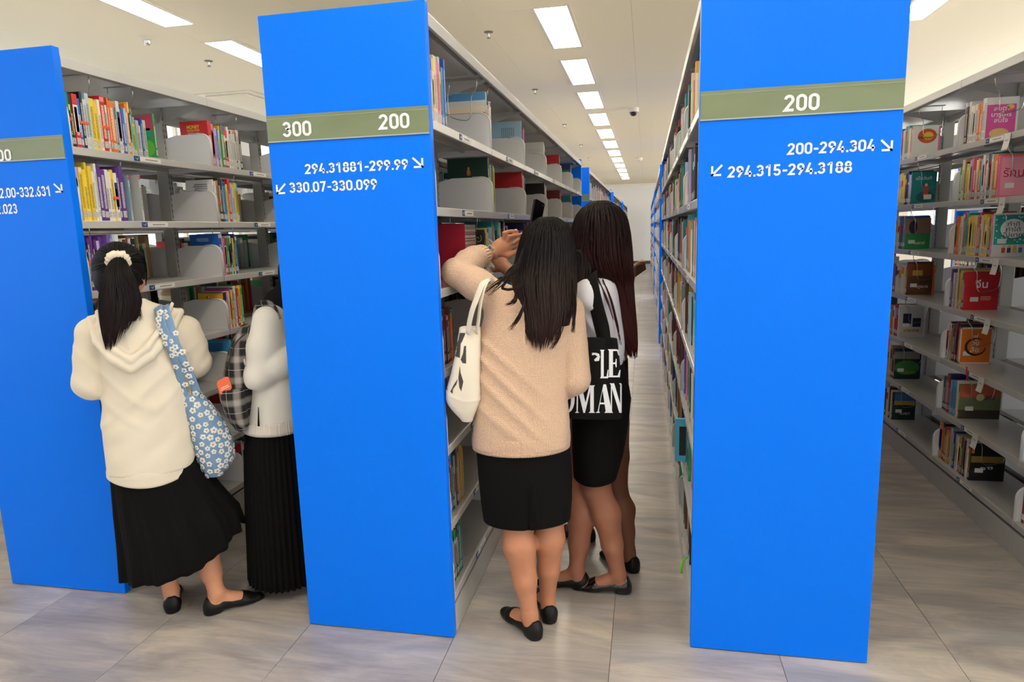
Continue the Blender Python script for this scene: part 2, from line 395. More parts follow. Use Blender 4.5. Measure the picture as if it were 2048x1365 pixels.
for j, x in enumerate((-2.27, 3.47)):
    for i in range(-3, 14 if j == 0 else 13):
        y = 1.50+i*1.655 if j == 0 else 3.12+(i-1)*1.655
        side = 'to the left of the middle row' if j == 0 else 'to the right of the middle row'
        fixture(x, y, 'louvred ceiling light %s, %s from the near end' % (side, ORD[i+3]), 11 if (j == 0 and i in (0, 1)) or (j == 1 and i == 1) else 0)
def sprinkler(px, py, label):
    p = at(px, py, 2, CEIL)
    t = thing('sprinkler', (p[0], p[1], CEIL), label, 'sprinkler', 'ceiling sprinklers')
    a = MB(); a.lathe([(0.0, -0.006), (0.036, -0.005), (0.04, 0.0)], p, 18); a.build('cover_plate', 'sprinkler_grey', t)
    b = MB(); b.lathe([(0.009, 0), (0.009, -0.02), (0.006, -0.03), (0.006, -0.046), (0.0, -0.048)], p, 10); b.build('body', 'chrome', t)
    c = MB(); c.lathe([(0.0, -0.05), (0.017, -0.05), (0.017, -0.047), (0.0, -0.046)], p, 12); c.build('deflector', 'sprinkler_grey', t)
for q in ((977, 64, 'sprinkler above the shelves, the nearest one beside the middle aisle lights'), (1070, 179, 'second sprinkler along the middle aisle, beside the lights'),
          (1129, 249, 'third sprinkler along the middle aisle, small and far'), (417, 122, 'sprinkler between the louvred light and the smoke detector'),
          (1162, 290, 'fourth sprinkler along the middle aisle, tiny'), (1178, 316, 'fifth sprinkler along the middle aisle, tiny')): sprinkler(*q)
p = at(293, 76, 2, CEIL)
t = thing('smoke_detector', (p[0], p[1], CEIL), 'white smoke detector with metal tip under the louvred lights', 'smoke detector')
a = MB(); a.lathe([(0.0, -0.028), (0.03, -0.026), (0.052, -0.012), (0.055, 0)], p, 24); a.build('base', 'fitting_white', t)
a = MB(); a.lathe([(0.0, -0.06), (0.02, -0.058), (0.024, -0.045), (0.028, -0.026)], p, 18); a.build('sensor_cage', 'chrome', t)
p = at(1267, 216, 2, CEIL)
t = thing('dome_camera', (p[0], p[1], CEIL), 'white security camera with dark dome hanging from the ceiling', 'security camera')
a = MB(); a.lathe([(0.07, -0.06), (0.074, -0.05), (0.074, 0)], p, 24); a.build('housing', 'fitting_white', t)
a = MB(); a.lathe([(0.0, -0.115), (0.03, -0.108), (0.05, -0.085), (0.056, -0.058)], p, 20); a.build('dome', 'fitting_dark', t)
p = at(1347, 363, 2, CEIL)
for (px, py, lab) in ((1347, 362, 'small dark camera near the far wall'), (1278, 316, 'tiny round detector over the aisle far away')):
    p = at(px, py, 2, CEIL); a = MB(); a.lathe([(0.0, -0.09), (0.06, -0.08), (0.09, -0.03), (0.09, 0)], p, 14)
    tag(a.build('ceiling_detector', 'fitting_dark' if px == 1347 else 'fitting_white'), lab, 'detector')
p = at(478, 196, 2, CEIL)
t = thing('ceiling_vent', (p[0], p[1], CEIL), 'square white ceiling air vent behind the louvred lights', 'air vent')
a = MB(); a.bbox((p[0]-0.36, p[1]-0.36, CEIL-0.012), (p[0]+0.36, p[1]+0.36, CEIL), 0.004); a.build('frame', 'fixture_white', t)
a = MB(); a.bbox((p[0]-0.27, p[1]-0.27, CEIL-0.03), (p[0]+0.27, p[1]+0.27, CEIL-0.013), 0.004); a.build('deflector_plate', 'ceiling_board', t)
# ------------------------------------------------------------------ bookcases
W = 0.6036; H = 2.3; BAY = 0.9; NB = 6; PT = 0.035
ZS = [0.165, 0.455, 0.752, 1.048, 1.343, 1.632, 1.926]      # tops of the shelves, lowest first
ROWX = {-1: -3.07, 4: 4.4625, 0: -1.5378, 1: 0.0, 2: 1.4875, 3: 2.975}
ROWY = {-1: 0.10, 4: 0.09, 0: 0.0875, 1: 0.0, 2: 0.0802, 3: 0.08}
def shelf_board(ln):
    s = MB(); s.box((-0.275, 0.0015, -0.004), (-0.001, ln-0.0015, 0))
    s.bbox((-0.013, 0.0015, -0.031), (0, ln-0.0015, 0.001), 0.0025); s.box((-0.275, 0.0015, -0.022), (-0.268, ln-0.0015, -0.004))
    s.box((-0.15, 0.01, -0.012), (-0.13, ln-0.01, -0.004))
    return s.data('shelf', 'shelf_metal')
def bracket_mesh():
    pr = [(-0.27, -0.03), (-0.012, -0.03), (-0.004, -0.022), (-0.004, 0.105)]
    pr += [(-0.054+0.05*math.cos(a), 0.115+0.05*math.sin(a)) for a in [PI/2*i/6 for i in range(7)]]
    pr += [(-0.20, 0.165), (-0.27, 0.15)]
    s = MB(); s.prism(pr, 1, -0.0015, 0.0015)
    edge = pr[2:11]
    s.tube([(x, 0, z) for x, z in [(-0.004, -0.03)]+edge[1:]+[(-0.1, 0.165)]], 0.0042, 6)
    return s.data('bracket', 'bracket_flashlit')
def label_mesh():
    s = MB(); s.box((0.0, 0.33, -0.026), (0.0012, 0.365, -0.004), 0); s.box((0.0, 0.366, -0.025), (0.0010, 0.50, -0.005), 1)
    for k in range(9): s.box((0.0010, 0.40+k*0.009, -0.018), (0.0013, 0.406+k*0.009, -0.012), 2)
    s.tube([(0.0013, 0.34, -0.012), (0.0013, 0.349, -0.02), (0.0013, 0.357, -0.010)], 0.0012, 4, m=1)
    return s.data('label_strip', ['label_blue', 'label_paper', 'ink_grey'])
SB, SBL, BR, LB = shelf_board(BAY), shelf_board(BAY*NB), bracket_mesh(), label_mesh()
def inst(name, me, parent, loc, rz=0):
    o = bpy.data.objects.new(name, me); link(o, parent); o.location = loc; o.rotation_euler = (0, 0, rz); return o
up = MB(); up.bbox((-0.032, -0.02, 0.0), (0.032, 0.02, 2.235), 0.003)
for i in range(70):
    z = 0.10+i*0.03
    for sx in (-1, 1):
        for yy in (-0.011, 0.007): up.box((sx*0.0318-0.0006, yy, z), (sx*0.0318+0.0006, yy+0.004, z+0.016), 1)
UPM = up.data('upright', ['upright_metal', 'slot_dark'])
cp = MB(); cp.box((0.002, 0.001, 2.262), (W-0.002, BAY-0.001, 2.268)); cp.bbox((0.0, 0.001, 2.228), (0.014, BAY-0.001, 2.27), 0.002); cp.bbox((W-0.014, 0.001, 2.228), (W, BAY-0.001, 2.27), 0.002)
cp.box((0.05, 0.03, 2.24), (0.075, BAY-0.03, 2.262)); cp.box((W-0.075, 0.03, 2.24), (W-0.05, BAY-0.03, 2.262))
CPM = cp.data('canopy', 'shelf_metal')
ca = MB(); ca.prism([(0.02, 2.228), (W/2, 2.15), (W-0.02, 2.228), (W-0.02, 2.24), (0.02, 2.24)], 1, -0.0015, 0.0015); CAM_ = ca.data('canopy_bracket', 'shelf_metal')
kp = MB(); kp.bbox((-0.012, 0.0012, 0.0), (-0.002, BAY-0.0012, 0.118), 0.002); kp.box((-0.27, 0.0012, 0.105), (-0.012, BAY-0.0012, 0.118)); KPM = kp.data('kick_plate', 'shelf_metal')
tr_ = MB(); tr_.box((-0.012, 0.02, 2.16), (0.012, BAY-0.02, 2.20)); TRM = tr_.data('tie_rail', 'upright_metal')
def panel(name, x0, y0, parent, rear=False):
    p = MB(); p.bbox((x0, y0, 0.004), (x0+W, y0+PT, H), 0.0025); return p.build(name, 'blue_laminate', parent)
def bookcase(x0, yf, label, near=True, sides='LR', nb=NB):
    t = thing('bookcase', (x0+W/2, yf+PT+BAY*nb/2, 0), label, 'bookcase')
    ep = panel('end_panel', x0, yf, t); panel('rear_panel', x0, yf+PT+nb*BAY, t)
    y0 = yf+PT
    for b in range(nb):
        inst('canopy', CPM, t, (x0, y0+b*BAY, 0))
        inst('tie_rail', TRM, t, (x0+W/2, y0+b*BAY, 0))
        for s in sides: inst('kick_plate', KPM, t, (x0+W if s == 'R' else x0, y0+(b if s == 'R' else b+1)*BAY, 0), 0 if s == 'R' else PI)
    for b in range(nb+1):
        y = y0+b*BAY+(0.022 if b == 0 else -0.022 if b == nb else 0)
        inst('upright', UPM, t, (x0+W/2, y, 0)); inst('canopy_bracket', CAM_, t, (x0, y0+b*BAY+(0.003 if b == 0 else -0.003 if b == nb else 0), 0))
    for s in sides:
        for zi, z in enumerate(ZS):
            if not near:
                inst('shelf', SBL, t, (x0+W if s == 'R' else x0, y0 if s == 'R' else y0+nb*BAY, z), 0 if s == 'R' else PI)
                continue
            for b in range(nb):
                o = inst('shelf', SB, t, (x0+W if s == 'R' else x0, y0+(b if s == 'R' else b+1)*BAY, z), 0 if s == 'R' else PI)
                for yy in (0.0045, BAY-0.0045):
                    q = link(bpy.data.objects.new('bracket', BR), o, True); q.location = (0, yy, 0)
                link(bpy.data.objects.new('label_strip', LB), o, True)
        if not near:
            for zi, z in enumerate(ZS):
                for b in range(nb+1):
                    inst('bracket', BR, t, (x0+W if s == 'R' else x0, y0+b*BAY+(0.004 if b == 0 else -0.004 if b == nb else 0), z), 0 if s == 'R' else PI)
    return t, ep
CASE = {}
for r, lab in ((0, 'grey steel bookcase whose blue end panel is cut off by the left edge'),
               (1, 'grey steel bookcase behind the blue end panel numbered 300 and 200'),
               (2, 'grey steel bookcase behind the blue end panel with one green band numbered 200'),
               (3, 'grey steel bookcase at the right edge with paper tags on its shelves'),
               (-1, 'grey steel bookcase glimpsed through the shelves of the left-edge bookcase'),
               (4, 'grey steel bookcase glimpsed through the shelves of the right-edge bookcase')):
    CASE[r] = bookcase(ROWX[r], ROWY[r], lab, near=(r not in (-1, 4)), sides='LR' if r not in (2, 4) else 'L')
FAR = []
for r in (1, 2):
    for k in range(1, 4):
        y = ROWY[r]+k*(NB*BAY+2*PT+1.05)-(0.0 if k < 3 else 0.0)
        nm = 'further blue-ended bookcase down the aisle, %s beyond the one numbered %s' % (ORD[k-1], '300 and 200' if r == 1 else 'only 200')
        nb = NB if k < 3 else 5
        CASE[(r, k)] = bookcase(ROWX[r], y, nm, near=False, sides='R' if r == 1 else 'L', nb=nb)
        FAR.append((r, k, y, nb))
# ------------------------------------------------------------------ signs on the end panels
def band(ep, x0, y0, z0, z1):
    b = MB(); b.bbox((x0+0.002, y0-0.004, z0), (x0+W-0.002, y0-0.0005, z1), 0.0006)
    b.box((x0+0.002, y0-0.0052, z1-0.012), (x0+W-0.002, y0-0.004, z1-0.0108), 1); b.box((x0+0.002, y0-0.0062, z0-0.002), (x0+W-0.002, y0-0.0005, z0+0.002), 1)
    o = b.build('sign_band', ['sign_green', 'sign_acrylic'], ep); o['label'] = 'olive green sign strip'
    return o
def sign(ep, y, items):
    """items: (string, pixel left, right, then top/bottom at the left and at the right end)"""
    for s, xl, xr, tl, bl, tr, br in items:
        b = MB()
        bm_ = (bl+br)/2
        O = at(xl, bl, 1, y); Rr = at(xr, br, 1, y); T = at(xl, tl, 1, y); U = np.array([Rr[0]-O[0], 0, 0]); zc = (O[2]+Rr[2])/2
        V = np.array([0, 0, ((T[2]-O[2])+(at(xr, tr, 1, y)[2]-Rr[2]))/2]); O = np.array([O[0], y, zc])
        if s in 'RL': arrow(b, O, U, V, s == 'L')
        else: sign_text(b, s, O, U, V)
        b.build('arrow' if s in 'RL' else 'lettering', 'lettering_white', ep)
for r in (0, 1, 2):
    y = ROWY[r]; ep = CASE[r][1]; band(ep, ROWX[r], y, 1.877, 1.966)
yb = ROWY[0]-0.0058
sign(CASE[0][1], yb, [('300', -18, 24, 301, 325, 297, 321)])
sign(CASE[0][1], ROWY[0]-0.0012, [('332.00-332.631', -18, 103, 379, 400, 370, 390), ('R', 109, 126, 367, 386, 366, 385), ('332.023', -24, 36, 411, 431, 406, 426)])
sign(CASE[1][1], ROWY[1]-0.0058, [('300', 567, 624, 245, 275, 240, 271), ('200', 759, 820, 229, 260, 225, 256)])
sign(CASE[1][1], ROWY[1]-0.0012, [('294.31881-299.99', 611, 817, 330, 350, 316, 337), ('R', 825, 847, 315, 337, 313, 335), ('330.07-330.099', 580, 755, 366, 387, 357, 378), ('L', 553, 573, 368, 389, 366, 388)])
sign(CASE[2][1], ROWY[2]-0.0058, [('200', 1568, 1639, 189, 222.5, 187, 221)])
sign(CASE[2][1], ROWY[2]-0.0012, [('200-294.304', 1575, 1750, 285, 308, 280, 304), ('R', 1760, 1785, 279, 303, 278, 302), ('294.315-294.3188', 1456, 1704, 330, 353, 325, 348), ('L', 1422, 1445, 330, 353, 329, 352)])
for (r, k, y, nb) in FAR:
    if k < 3: band(CASE[(r, k)][1], ROWX[r], y, 1.877, 1.966)
# ------------------------------------------------------------------ books
BC = {'red': (196, 34, 40), 'dark red': (112, 24, 30), 'maroon': (78, 22, 30), 'pink': (232, 120, 160), 'rose': (214, 60, 96), 'magenta': (196, 40, 130),
      'orange': (232, 120, 40), 'tan': (190, 150, 104), 'brown': (96, 60, 42), 'dark brown': (58, 38, 30), 'yellow': (238, 206, 66), 'mustard': (206, 158, 34),
      'cream': (232, 222, 194), 'white': (232, 231, 228), 'pale grey': (202, 202, 200), 'grey': (142, 142, 144), 'black': (30, 29, 31), 'navy': (34, 44, 96),
      'blue': (30, 98, 190), 'sky blue': (60, 160, 222), 'pale blue': (168, 204, 228), 'teal': (26, 124, 130), 'aqua': (86, 190, 200), 'dark green': (20, 52, 42),
      'green': (44, 150, 84), 'lime': (150, 198, 60), 'olive': (128, 128, 70), 'purple': (92, 54, 140), 'lavender': (190, 170, 214), 'violet': (120, 90, 170)}
def ink_for(rgb): return (*(L(248, 246, 238) if sum(rgb)*0.34 < 138 else L(46, 42, 44)), 1.0)
def book_mesh(cv, pg, h, w, t, cn, rng, ox=0, oy=0, oz=0, flip=1, hard=False, simple=False, label=True):
    """cover and paper block of one upright book; spine faces +x (flip = 1) or -x at ox, thickness along y from oy"""
    rgb = BC[cn]; jit = rng.uniform(0.86, 1.1); c = tuple(min(1, q*jit) for q in L(rgb)); bt = 0.0026 if hard else 0.0012
    X = lambda x: ox+flip*x
    def B(mb, x0, y0, z0, x1, y1, z1, col): mb.box((min(X(x0), X(x1)), oy+y0, oz+z0), (max(X(x0), X(x1)), oy+y1, oz+z1), 0, col)
    if simple:
        B(cv, -w, 0, 0, 0, t, h, c)
        if label: B(cv, 0, t*0.12, h*0.08, 0.0004, t*0.88, h*0.2, L(225, 225, 222))
        if rng.random() < 0.6: B(cv, 0, 0, h*rng.uniform(.5, .7), 0.0004, t, h*rng.uniform(.72, .95), L(BC[rng.choice(list(BC))]))
        return
    B(cv, -w, 0, 0, 0, bt, h, c); B(cv, -w, t-bt, 0, 0, t, h, c); B(cv, -bt, bt, 0, 0, t-bt, h, c)
    i = 0.004 if hard else 0.0006
    B(pg, -w+i, bt, i, -bt, t-bt, h-i, (0.8, 0.77, 0.68))
    # the print on the spine: title, band, call-number label
    k = ink_for(rgb); e = 0.00025; sx = X(e)
    def q(z0, z1, col, ink, y0=0.0006, y1=None):
        y1 = y1 or t-0.0006
        P = [(sx, oy+y0, oz+z0), (sx, oy+y1, oz+z0), (sx, oy+y1, oz+z1), (sx, oy+y0, oz+z1)]
        if flip < 0: P = [P[1], P[0], P[3], P[2]]
        s0 = rng.random()*5; cv.face(P, 0, col, ink, [(s0, z0), (s0+(y1-y0), z0), (s0+(y1-y0), z1), (s0, z1)])
    r = rng.random(); z0 = h*0.24; z1 = h*rng.uniform(0.62, 0.9)
    m = t*0.22
    if r < 0.22: q(h*0.9, h*0.985, tuple(L(BC[rng.choice(list(BC))])), (0, 0, 0, 0))
    if r > 0.8: q(h*0.3, h*0.8, tuple(L(BC[rng.choice(['white', 'cream', 'red', 'navy', 'yellow', 'black'])])), (0, 0, 0, 0)); k = (*L(120, 40, 40), 0.9)
    q(z0, z1, c if r <= 0.8 else cv.c[-1], k, m, t-m)
    if label and t > 0.006: q(h*0.07, h*0.19, L(236, 236, 234), (*L(60, 60, 64), 0.9), t*0.08, t*0.92)
NBOOK = [0]
BOOKS = []
FARB = MB()
CASEN = {0: 'left-edge bookcase', 1: 'bookcase numbered 300 and 200', 2: 'bookcase numbered 200', 3: 'right-edge bookcase'}
SHN = ['bottom', 'sixth', 'fifth', 'fourth', 'third', 'second', 'top']
def bay_y(r, b): y0 = ROWY[r]+PT; return y0+b*BAY+0.008, y0+(b+1)*BAY-0.008
def place_book(r, b, zi, side, y, cn, h, w, t, rng, n, inset=0.022, hard=False, note='', lean=0.0):
    """one book of its own: cover object with its paper block as a part. y is its edge nearest the camera"""
    cv, pg = MB(), MB(); flip = 1 if side == 'R' else -1
    book_mesh(cv, pg, h, w, t, cn, rng, 0, 0, 0, flip, hard)
    NBOOK[0] += 1
    o = cv.build('book', 'book_print'); xs = ROWX[r]+W-inset if side == 'R' else ROWX[r]+inset
    o.location = (xs, y, ZS[zi]+0.0005); o.rotation_euler = (lean, 0, 0)
    p = pg.build('page_block', 'book_paper', o, True)
    size = 'thin' if t < 0.0105 else 'thick' if t > 0.019 else 'slim' if t < 0.0135 else 'medium'
    bays = {0: ['first bay', 'second bay'], 1: ['first bay', 'second bay', 'third bay', 'fourth bay', 'fifth bay', 'sixth bay'], 3: ['', 'near bay', 'far bay']}[r][b]
    tag(o, '%s %s book%s, %s on %s shelf, %s, %s' % (size, cn, note, ORD[n], SHN[zi], bays, CASEN[r]), 'book', 'books on the %s shelf of the %s' % (SHN[zi], CASEN[r]))
    BOOKS.append(o); return o
def row_books(r, b, zi, side, names, start=None, step=1, rng=None, hmean=0.212, w=0.15, notes=None, first=None, indiv=True, inset=0.022, tmul=1.0, stop=None, hvar=0.018, insv=0.006):
    """books side by side. step 1: from low y upwards; -1: from high y towards the camera. first = (h, w, t) of the book whose cover is seen"""
    rng = rng or random.Random(r*100+b*10+zi); ylo, yhi = bay_y(r, b); y = start if start is not None else (ylo+0.004 if step > 0 else yhi-0.004)
    out = []; seq = names if step > 0 else names
    for i, cn in enumerate(seq):
        t = rng.choice([0.008, 0.010, 0.012, 0.014, 0.017, 0.021])*rng.uniform(0.92, 1.12)*tmul; h = min(0.256, hmean+rng.uniform(-hvar, hvar)); ww = w+rng.uniform(-0.015, 0.018)
        if cn.endswith('*'): cn = cn[:-1]; t = 0.026
        if first and i == (0 if step > 0 else len(seq)-1): h, ww, t = first
        ins = inset+rng.uniform(0, insv); y0 = y if step > 0 else y-t
        if (step > 0 and y0+t > (stop or yhi-0.004)) or (step < 0 and y0 < (stop or ylo+0.004)): break
        if indiv is True or (indiv == 'first' and i == (0 if step > 0 else len(seq)-1)): out.append((place_book(r, b, zi, side, y0, cn, h, ww, t, rng, i, ins, rng.random() < 0.25), y0, h, ww, t))
        else: book_mesh(FARB, FARB, h, ww, t, cn, rng, ROWX[r]+W-ins if side == 'R' else ROWX[r]+ins, y0, ZS[zi]+0.0005, 1 if side == 'R' else -1, simple=True)
        y = y+t+0.0006 if step > 0 else y-t-0.0006
    return out, y
WIREN = {}
def wire(r, b, zi, side, y, label):
    """bent wire book end that hangs from the shelf above and is swept back along the last book"""
    f = 1 if side == 'R' else -1; xf = ROWX[r]+W if side == 'R' else ROWX[r]; z = (ZS[zi+1] if zi < 6 else 2.25)-0.012
    X = lambda d: xf-f*d; q = 1 if r == 3 else 1
    pts = [(X(.045), y, z), (X(.045), y, z-.035), (X(.055), y+.006, z-.06), (X(.075), y+.012, z-.085), (X(.078), y+.012, z-.15), (X(.085), y+.012, z-.175), (X(.105), y+.012, z-.187), (X(.16), y+.012, z-.175), (X(.185), y+.012, z-.15), (X(.185), y+.006, z-.07), (X(.175), y, z-.04), (X(.175), y, z)]
    P = [np.array(p) for p in pts]; S_ = []
    for i in range(len(P)-1):
        p0, p1, p2, p3 = P[max(i-1, 0)], P[i], P[i+1], P[min(i+2, len(P)-1)]
        for u in (0, .33, .66): S_.append(0.5*((2*p1)+(-p0+p2)*u+(2*p0-5*p1+4*p2-p3)*u*u+(-p0+3*p1-3*p2+p3)*u**3))
    S_.append(P[-1]); t = thing('wire_bookend', (X(.1), y, z), label, 'bookend', 'wire bookends')
    m_ = MB(); m_.tube(S_, 0.0021, 6); m_.build('wire', 'chrome', t)
    m_ = MB(); m_.box((min(X(.03), X(.19)), y-.006, z+.0005), (max(X(.03), X(.19)), y+.006, z+.006)); m_.build('slide', 'shelf_metal', t)
    return t
def elastic(r, side, y0, y1, z, n, label):
    xs = ROWX[r]+W-0.0215 if side == 'R' else ROWX[r]+0.0215; f = 1 if side == 'R' else -1
    m_ = MB(); m_.box((min(xs, xs+f*.0012), y0, z), (max(xs, xs+f*.0012), y1, z+.011)); return tag(m_.build('elastic_band', 'orange_elastic'), label, 'elastic band', 'orange bands on books')
def quad_art(o, fl, x0, x1, z0, z1, col, name='cover_panel', d=0.0004, rgbmat=None, t=0.0, ell=False):
    """a flat printed patch on the cover that faces the camera (the low-y face of the book); x from the spine inwards"""
    m_ = MB(); y = -d; X = lambda x: -fl*x
    if ell:
        cx, cz = (x0+x1)/2, (z0+z1)/2
        m_.face([(X(cx+(x1-x0)/2*math.cos(a)), y, cz+(z1-z0)/2*math.sin(a)) for a in [2*PI*i/28 for i in range(28)]], 0, L(col))
    else: m_.face([(X(x0), y, z0), (X(x1), y, z0), (X(x1), y, z1), (X(x0), y, z1)], 0, L(col))
    return m_.build(name, 'book_far', o, True)
def lines_art(o, fl, x0, x1, z0, z1, n, col, d=0.0008):
    m_ = MB(); rng = random.Random(n)
    for i in range(n):
        z = z0+(z1-z0)*(i+.5)/n; hh = (z1-z0)/n*0.32; xe = x0+(x1-x0)*rng.uniform(.7, 1)
        m_.face([(-fl*x0, -d, z-hh), (-fl*xe, -d, z-hh), (-fl*xe, -d, z+hh), (-fl*x0, -d, z+hh)], 0, L(col))
    return m_.build('print_lines', 'book_far', o, True)
def cover_text(o, fl, s, xc, zc, w=None, h=None, m='ink_black', bold=0.01, d=0.001):
    # the camera sees the low-y face: reading direction is +x in the world
    return text_obj('cover_title', s, (-fl*xc, -d, zc), np.array([1.0, 0, 0]), np.array([0, 0, 1.0]), w, h, m, o, bold, True)

# --- left-edge bookcase, right face: the shelves above the women
A = 'R'
SPEC0 = {
 (0, 6): ['teal', 'dark green', 'dark green', 'red', 'blue', 'black', 'pale grey', 'pale blue', 'yellow', 'yellow', 'cream', 'red', 'white', 'orange', 'orange', 'teal', 'white', 'magenta', 'blue', 'pale blue', 'orange', 'yellow', 'aqua'],
 (1, 6): ['red*', 'pink', 'lavender', 'blue', 'pale blue', 'yellow', 'green', 'red', 'rose', 'white', 'white', 'pale grey', 'pale grey', 'brown', 'pale grey', 'black'],
 (0, 5): ['lavender*', 'yellow', 'yellow', 'yellow', 'yellow', 'white', 'white', 'purple', 'purple', 'white', 'cream', 'yellow', 'white', 'purple', 'purple'],
 (1, 5): ['white', 'white', 'tan', 'dark brown*', 'black', 'blue', 'sky blue', 'yellow', 'red', 'rose', 'pale blue', 'pale blue', 'yellow', 'sky blue'],
 (0, 4): ['violet', 'black', 'purple', 'purple', 'black', 'purple', 'lavender', 'purple', 'purple', 'purple', 'violet', 'lavender', 'pale blue', 'white', 'white', 'white', 'brown', 'white', 'white', 'black'],
 (1, 4): ['blue*', 'white', 'pink', 'rose', 'green', 'green', 'white', 'black', 'yellow', 'navy', 'sky blue'],
 (1, 3): ['navy*', 'pink', 'cream', 'rose', 'yellow', 'blue', 'white', 'red', 'yellow', 'green'],
 (1, 2): ['sky blue*', 'white', 'brown', 'tan', 'black', 'cream', 'tan'],
 (1, 1): ['red*', 'white', 'red', 'rose', 'dark red', 'red', 'white', 'red'],
 (1, 0): ['red', 'white', 'cream', 'red', 'white', 'grey', 'red'],
 (0, 3): ['dark brown*', 'brown', 'black', 'brown', 'dark brown'] }
for (b, zi), names in SPEC0.items():
    f = {(1, 6): (.235, .165, .03), (1, 5): (.225, .16, .010), (1, 4): (.225, .175, .026), (1, 3): (.20, .165, .024), (1, 2): (.23, .17, .02)}.get((b, zi))
    res, ye = row_books(0, b, zi, A, names, first=f, hmean=.214 if zi != 5 else .222, tmul=1.06, indiv=True if (b, zi) not in ((0, 3), (1, 0), (1, 1)) else 'first')
    if (b, zi) == (0, 6):
        res2, ye = row_books(0, b, zi, A, ['olive', 'grey', 'lime', 'pale grey', 'pale grey', 'white', 'blue', 'white'], start=ye+.002, hmean=.165, inset=.06, rng=random.Random(5), w=.12)
        o = place_book(0, 0, 6, A, ye+.002, 'green', .205, .16, .012, random.Random(3), 23, .02); quad_art(o, 1, .003, .155, .13, .202, (186, 60, 96)); quad_art(o, 1, .004, .075, .012, .085, (92, 180, 60), ell=True); quad_art(o, 1, .02, .06, .10, .14, (26, 150, 120))
        wire(0, b, zi, A, .30, 'wire bookend behind the front books, top shelf, first bay, left-edge bookcase'); wire(0, b, zi, A, .545, 'wire bookend after the yellow book, top shelf, first bay, left-edge bookcase')
    if (b, zi) == (1, 6):
        o = res[0][0]; cover_text(o, 1, 'MONEY', .085, .205, .075, .018, 'ink_yellow', .02); cover_text(o, 1, 'REVOLUTION', .085, .187, .072, .011, 'ink_yellow', .01); cover_text(o, 1, 'ปฏิวัติการเงิน', .085, .172, .07, .010, 'ink_white')
    if (b, zi) == (1, 5):
        lines_art(res[0][0], 1, .03, .135, .165, .205, 4, (150, 150, 156)); o = place_book(0, 1, 5, A, ye+.03, 'white', .19, .14, .012, random.Random(8), 14, .06); quad_art(o, 1, .03, .045, .05, .12, (120, 60, 50)); quad_art(o, 1, .04, .06, .10, .12, (196, 90, 60), ell=True)
    if (b, zi) == (1, 4): lines_art(res[0][0], 1, .06, .15, .185, .205, 3, (150, 190, 230))
    if (b, zi) == (1, 3): quad_art(res[0][0], 1, .004, .16, .155, .198, (236, 180, 50)); quad_art(res[0][0], 1, .09, .105, .168, .183, (60, 40, 30), d=.001, ell=True); quad_art(res[0][0], 1, .09, .098, .17, .181, (240, 240, 240), d=.0014)
    if (b, zi) == (1, 2): lines_art(res[0][0], 1, .04, .15, .17, .215, 5, (40, 110, 170))
    if (b, zi) == (0, 5):
        o = place_book(0, 0, 5, A, ye+.012, 'brown', .20, .14, .008, random.Random(4), 15, .06)
        o = place_book(0, 0, 5, A, ye+.05, 'pale blue', .205, .15, .010, random.Random(4), 16, .045); quad_art(o, 1, .02, .146, .14, .20, (70, 82, 140)); o = place_book(0, 0, 5, A, ye+.10, 'pale grey', .21, .15, .012, random.Random(4), 17, .03); cover_text(o, 1, 'บุญ', .06, .155, .03, .02, 'ink_orange')
        wire(0, b, zi, A, .42, 'wire bookend over the purple books, second shelf, first bay, left-edge bookcase')
    if (b, zi) == (0, 4): o = place_book(0, 0, 4, A, ye+.004, 'cream', .215, .15, .012, random.Random(4), 20, .04); wire(0, b, zi, A, .20, 'wire bookend above the ponytail, third shelf, first bay, left-edge bookcase')
    if b == 1 and zi >= 3: wire(0, b, zi, A, min(ye+.004, bay_y(0, 1)[1]-.03), 'wire bookend after the row of books, %s shelf, second bay, left-edge bookcase' % SHN[zi])
elastic(0, A, .20, .245, ZS[6]+.10, 1, 'orange band around the red and white books, top shelf, left-edge bookcase'); elastic(0, A, .315, .36, ZS[6]+.098, 1, 'orange band around the pink book, top shelf, left-edge bookcase'); elastic(0, A, .137, .16, ZS[6]+.105, 1, 'orange band by the blue end panel, top shelf, left-edge bookcase')
elastic(0, A, .13, .24, ZS[4]+.115, 1, 'wide orange band around the purple books beside the ponytail'); elastic(0, A, .33, .36, ZS[5]+.095, 1, 'orange band over the cream book, second shelf, left-edge bookcase')
elastic(0, A, 1.03, 1.06, ZS[4]+.10, 1, 'orange band on the pink books above the yellow box, left-edge bookcase'); elastic(0, A, 1.03, 1.06, ZS[3]+.095, 1, 'orange band on the pink books, fourth shelf, left-edge bookcase'); elastic(0, A, 1.08, 1.105, ZS[3]+.097, 1, 'orange band on the red book, fourth shelf, left-edge bookcase')
elastic(0, A, 1.05, 1.085, ZS[5]+.098, 1, 'orange band on the brown books, second shelf, second bay, left-edge bookcase')

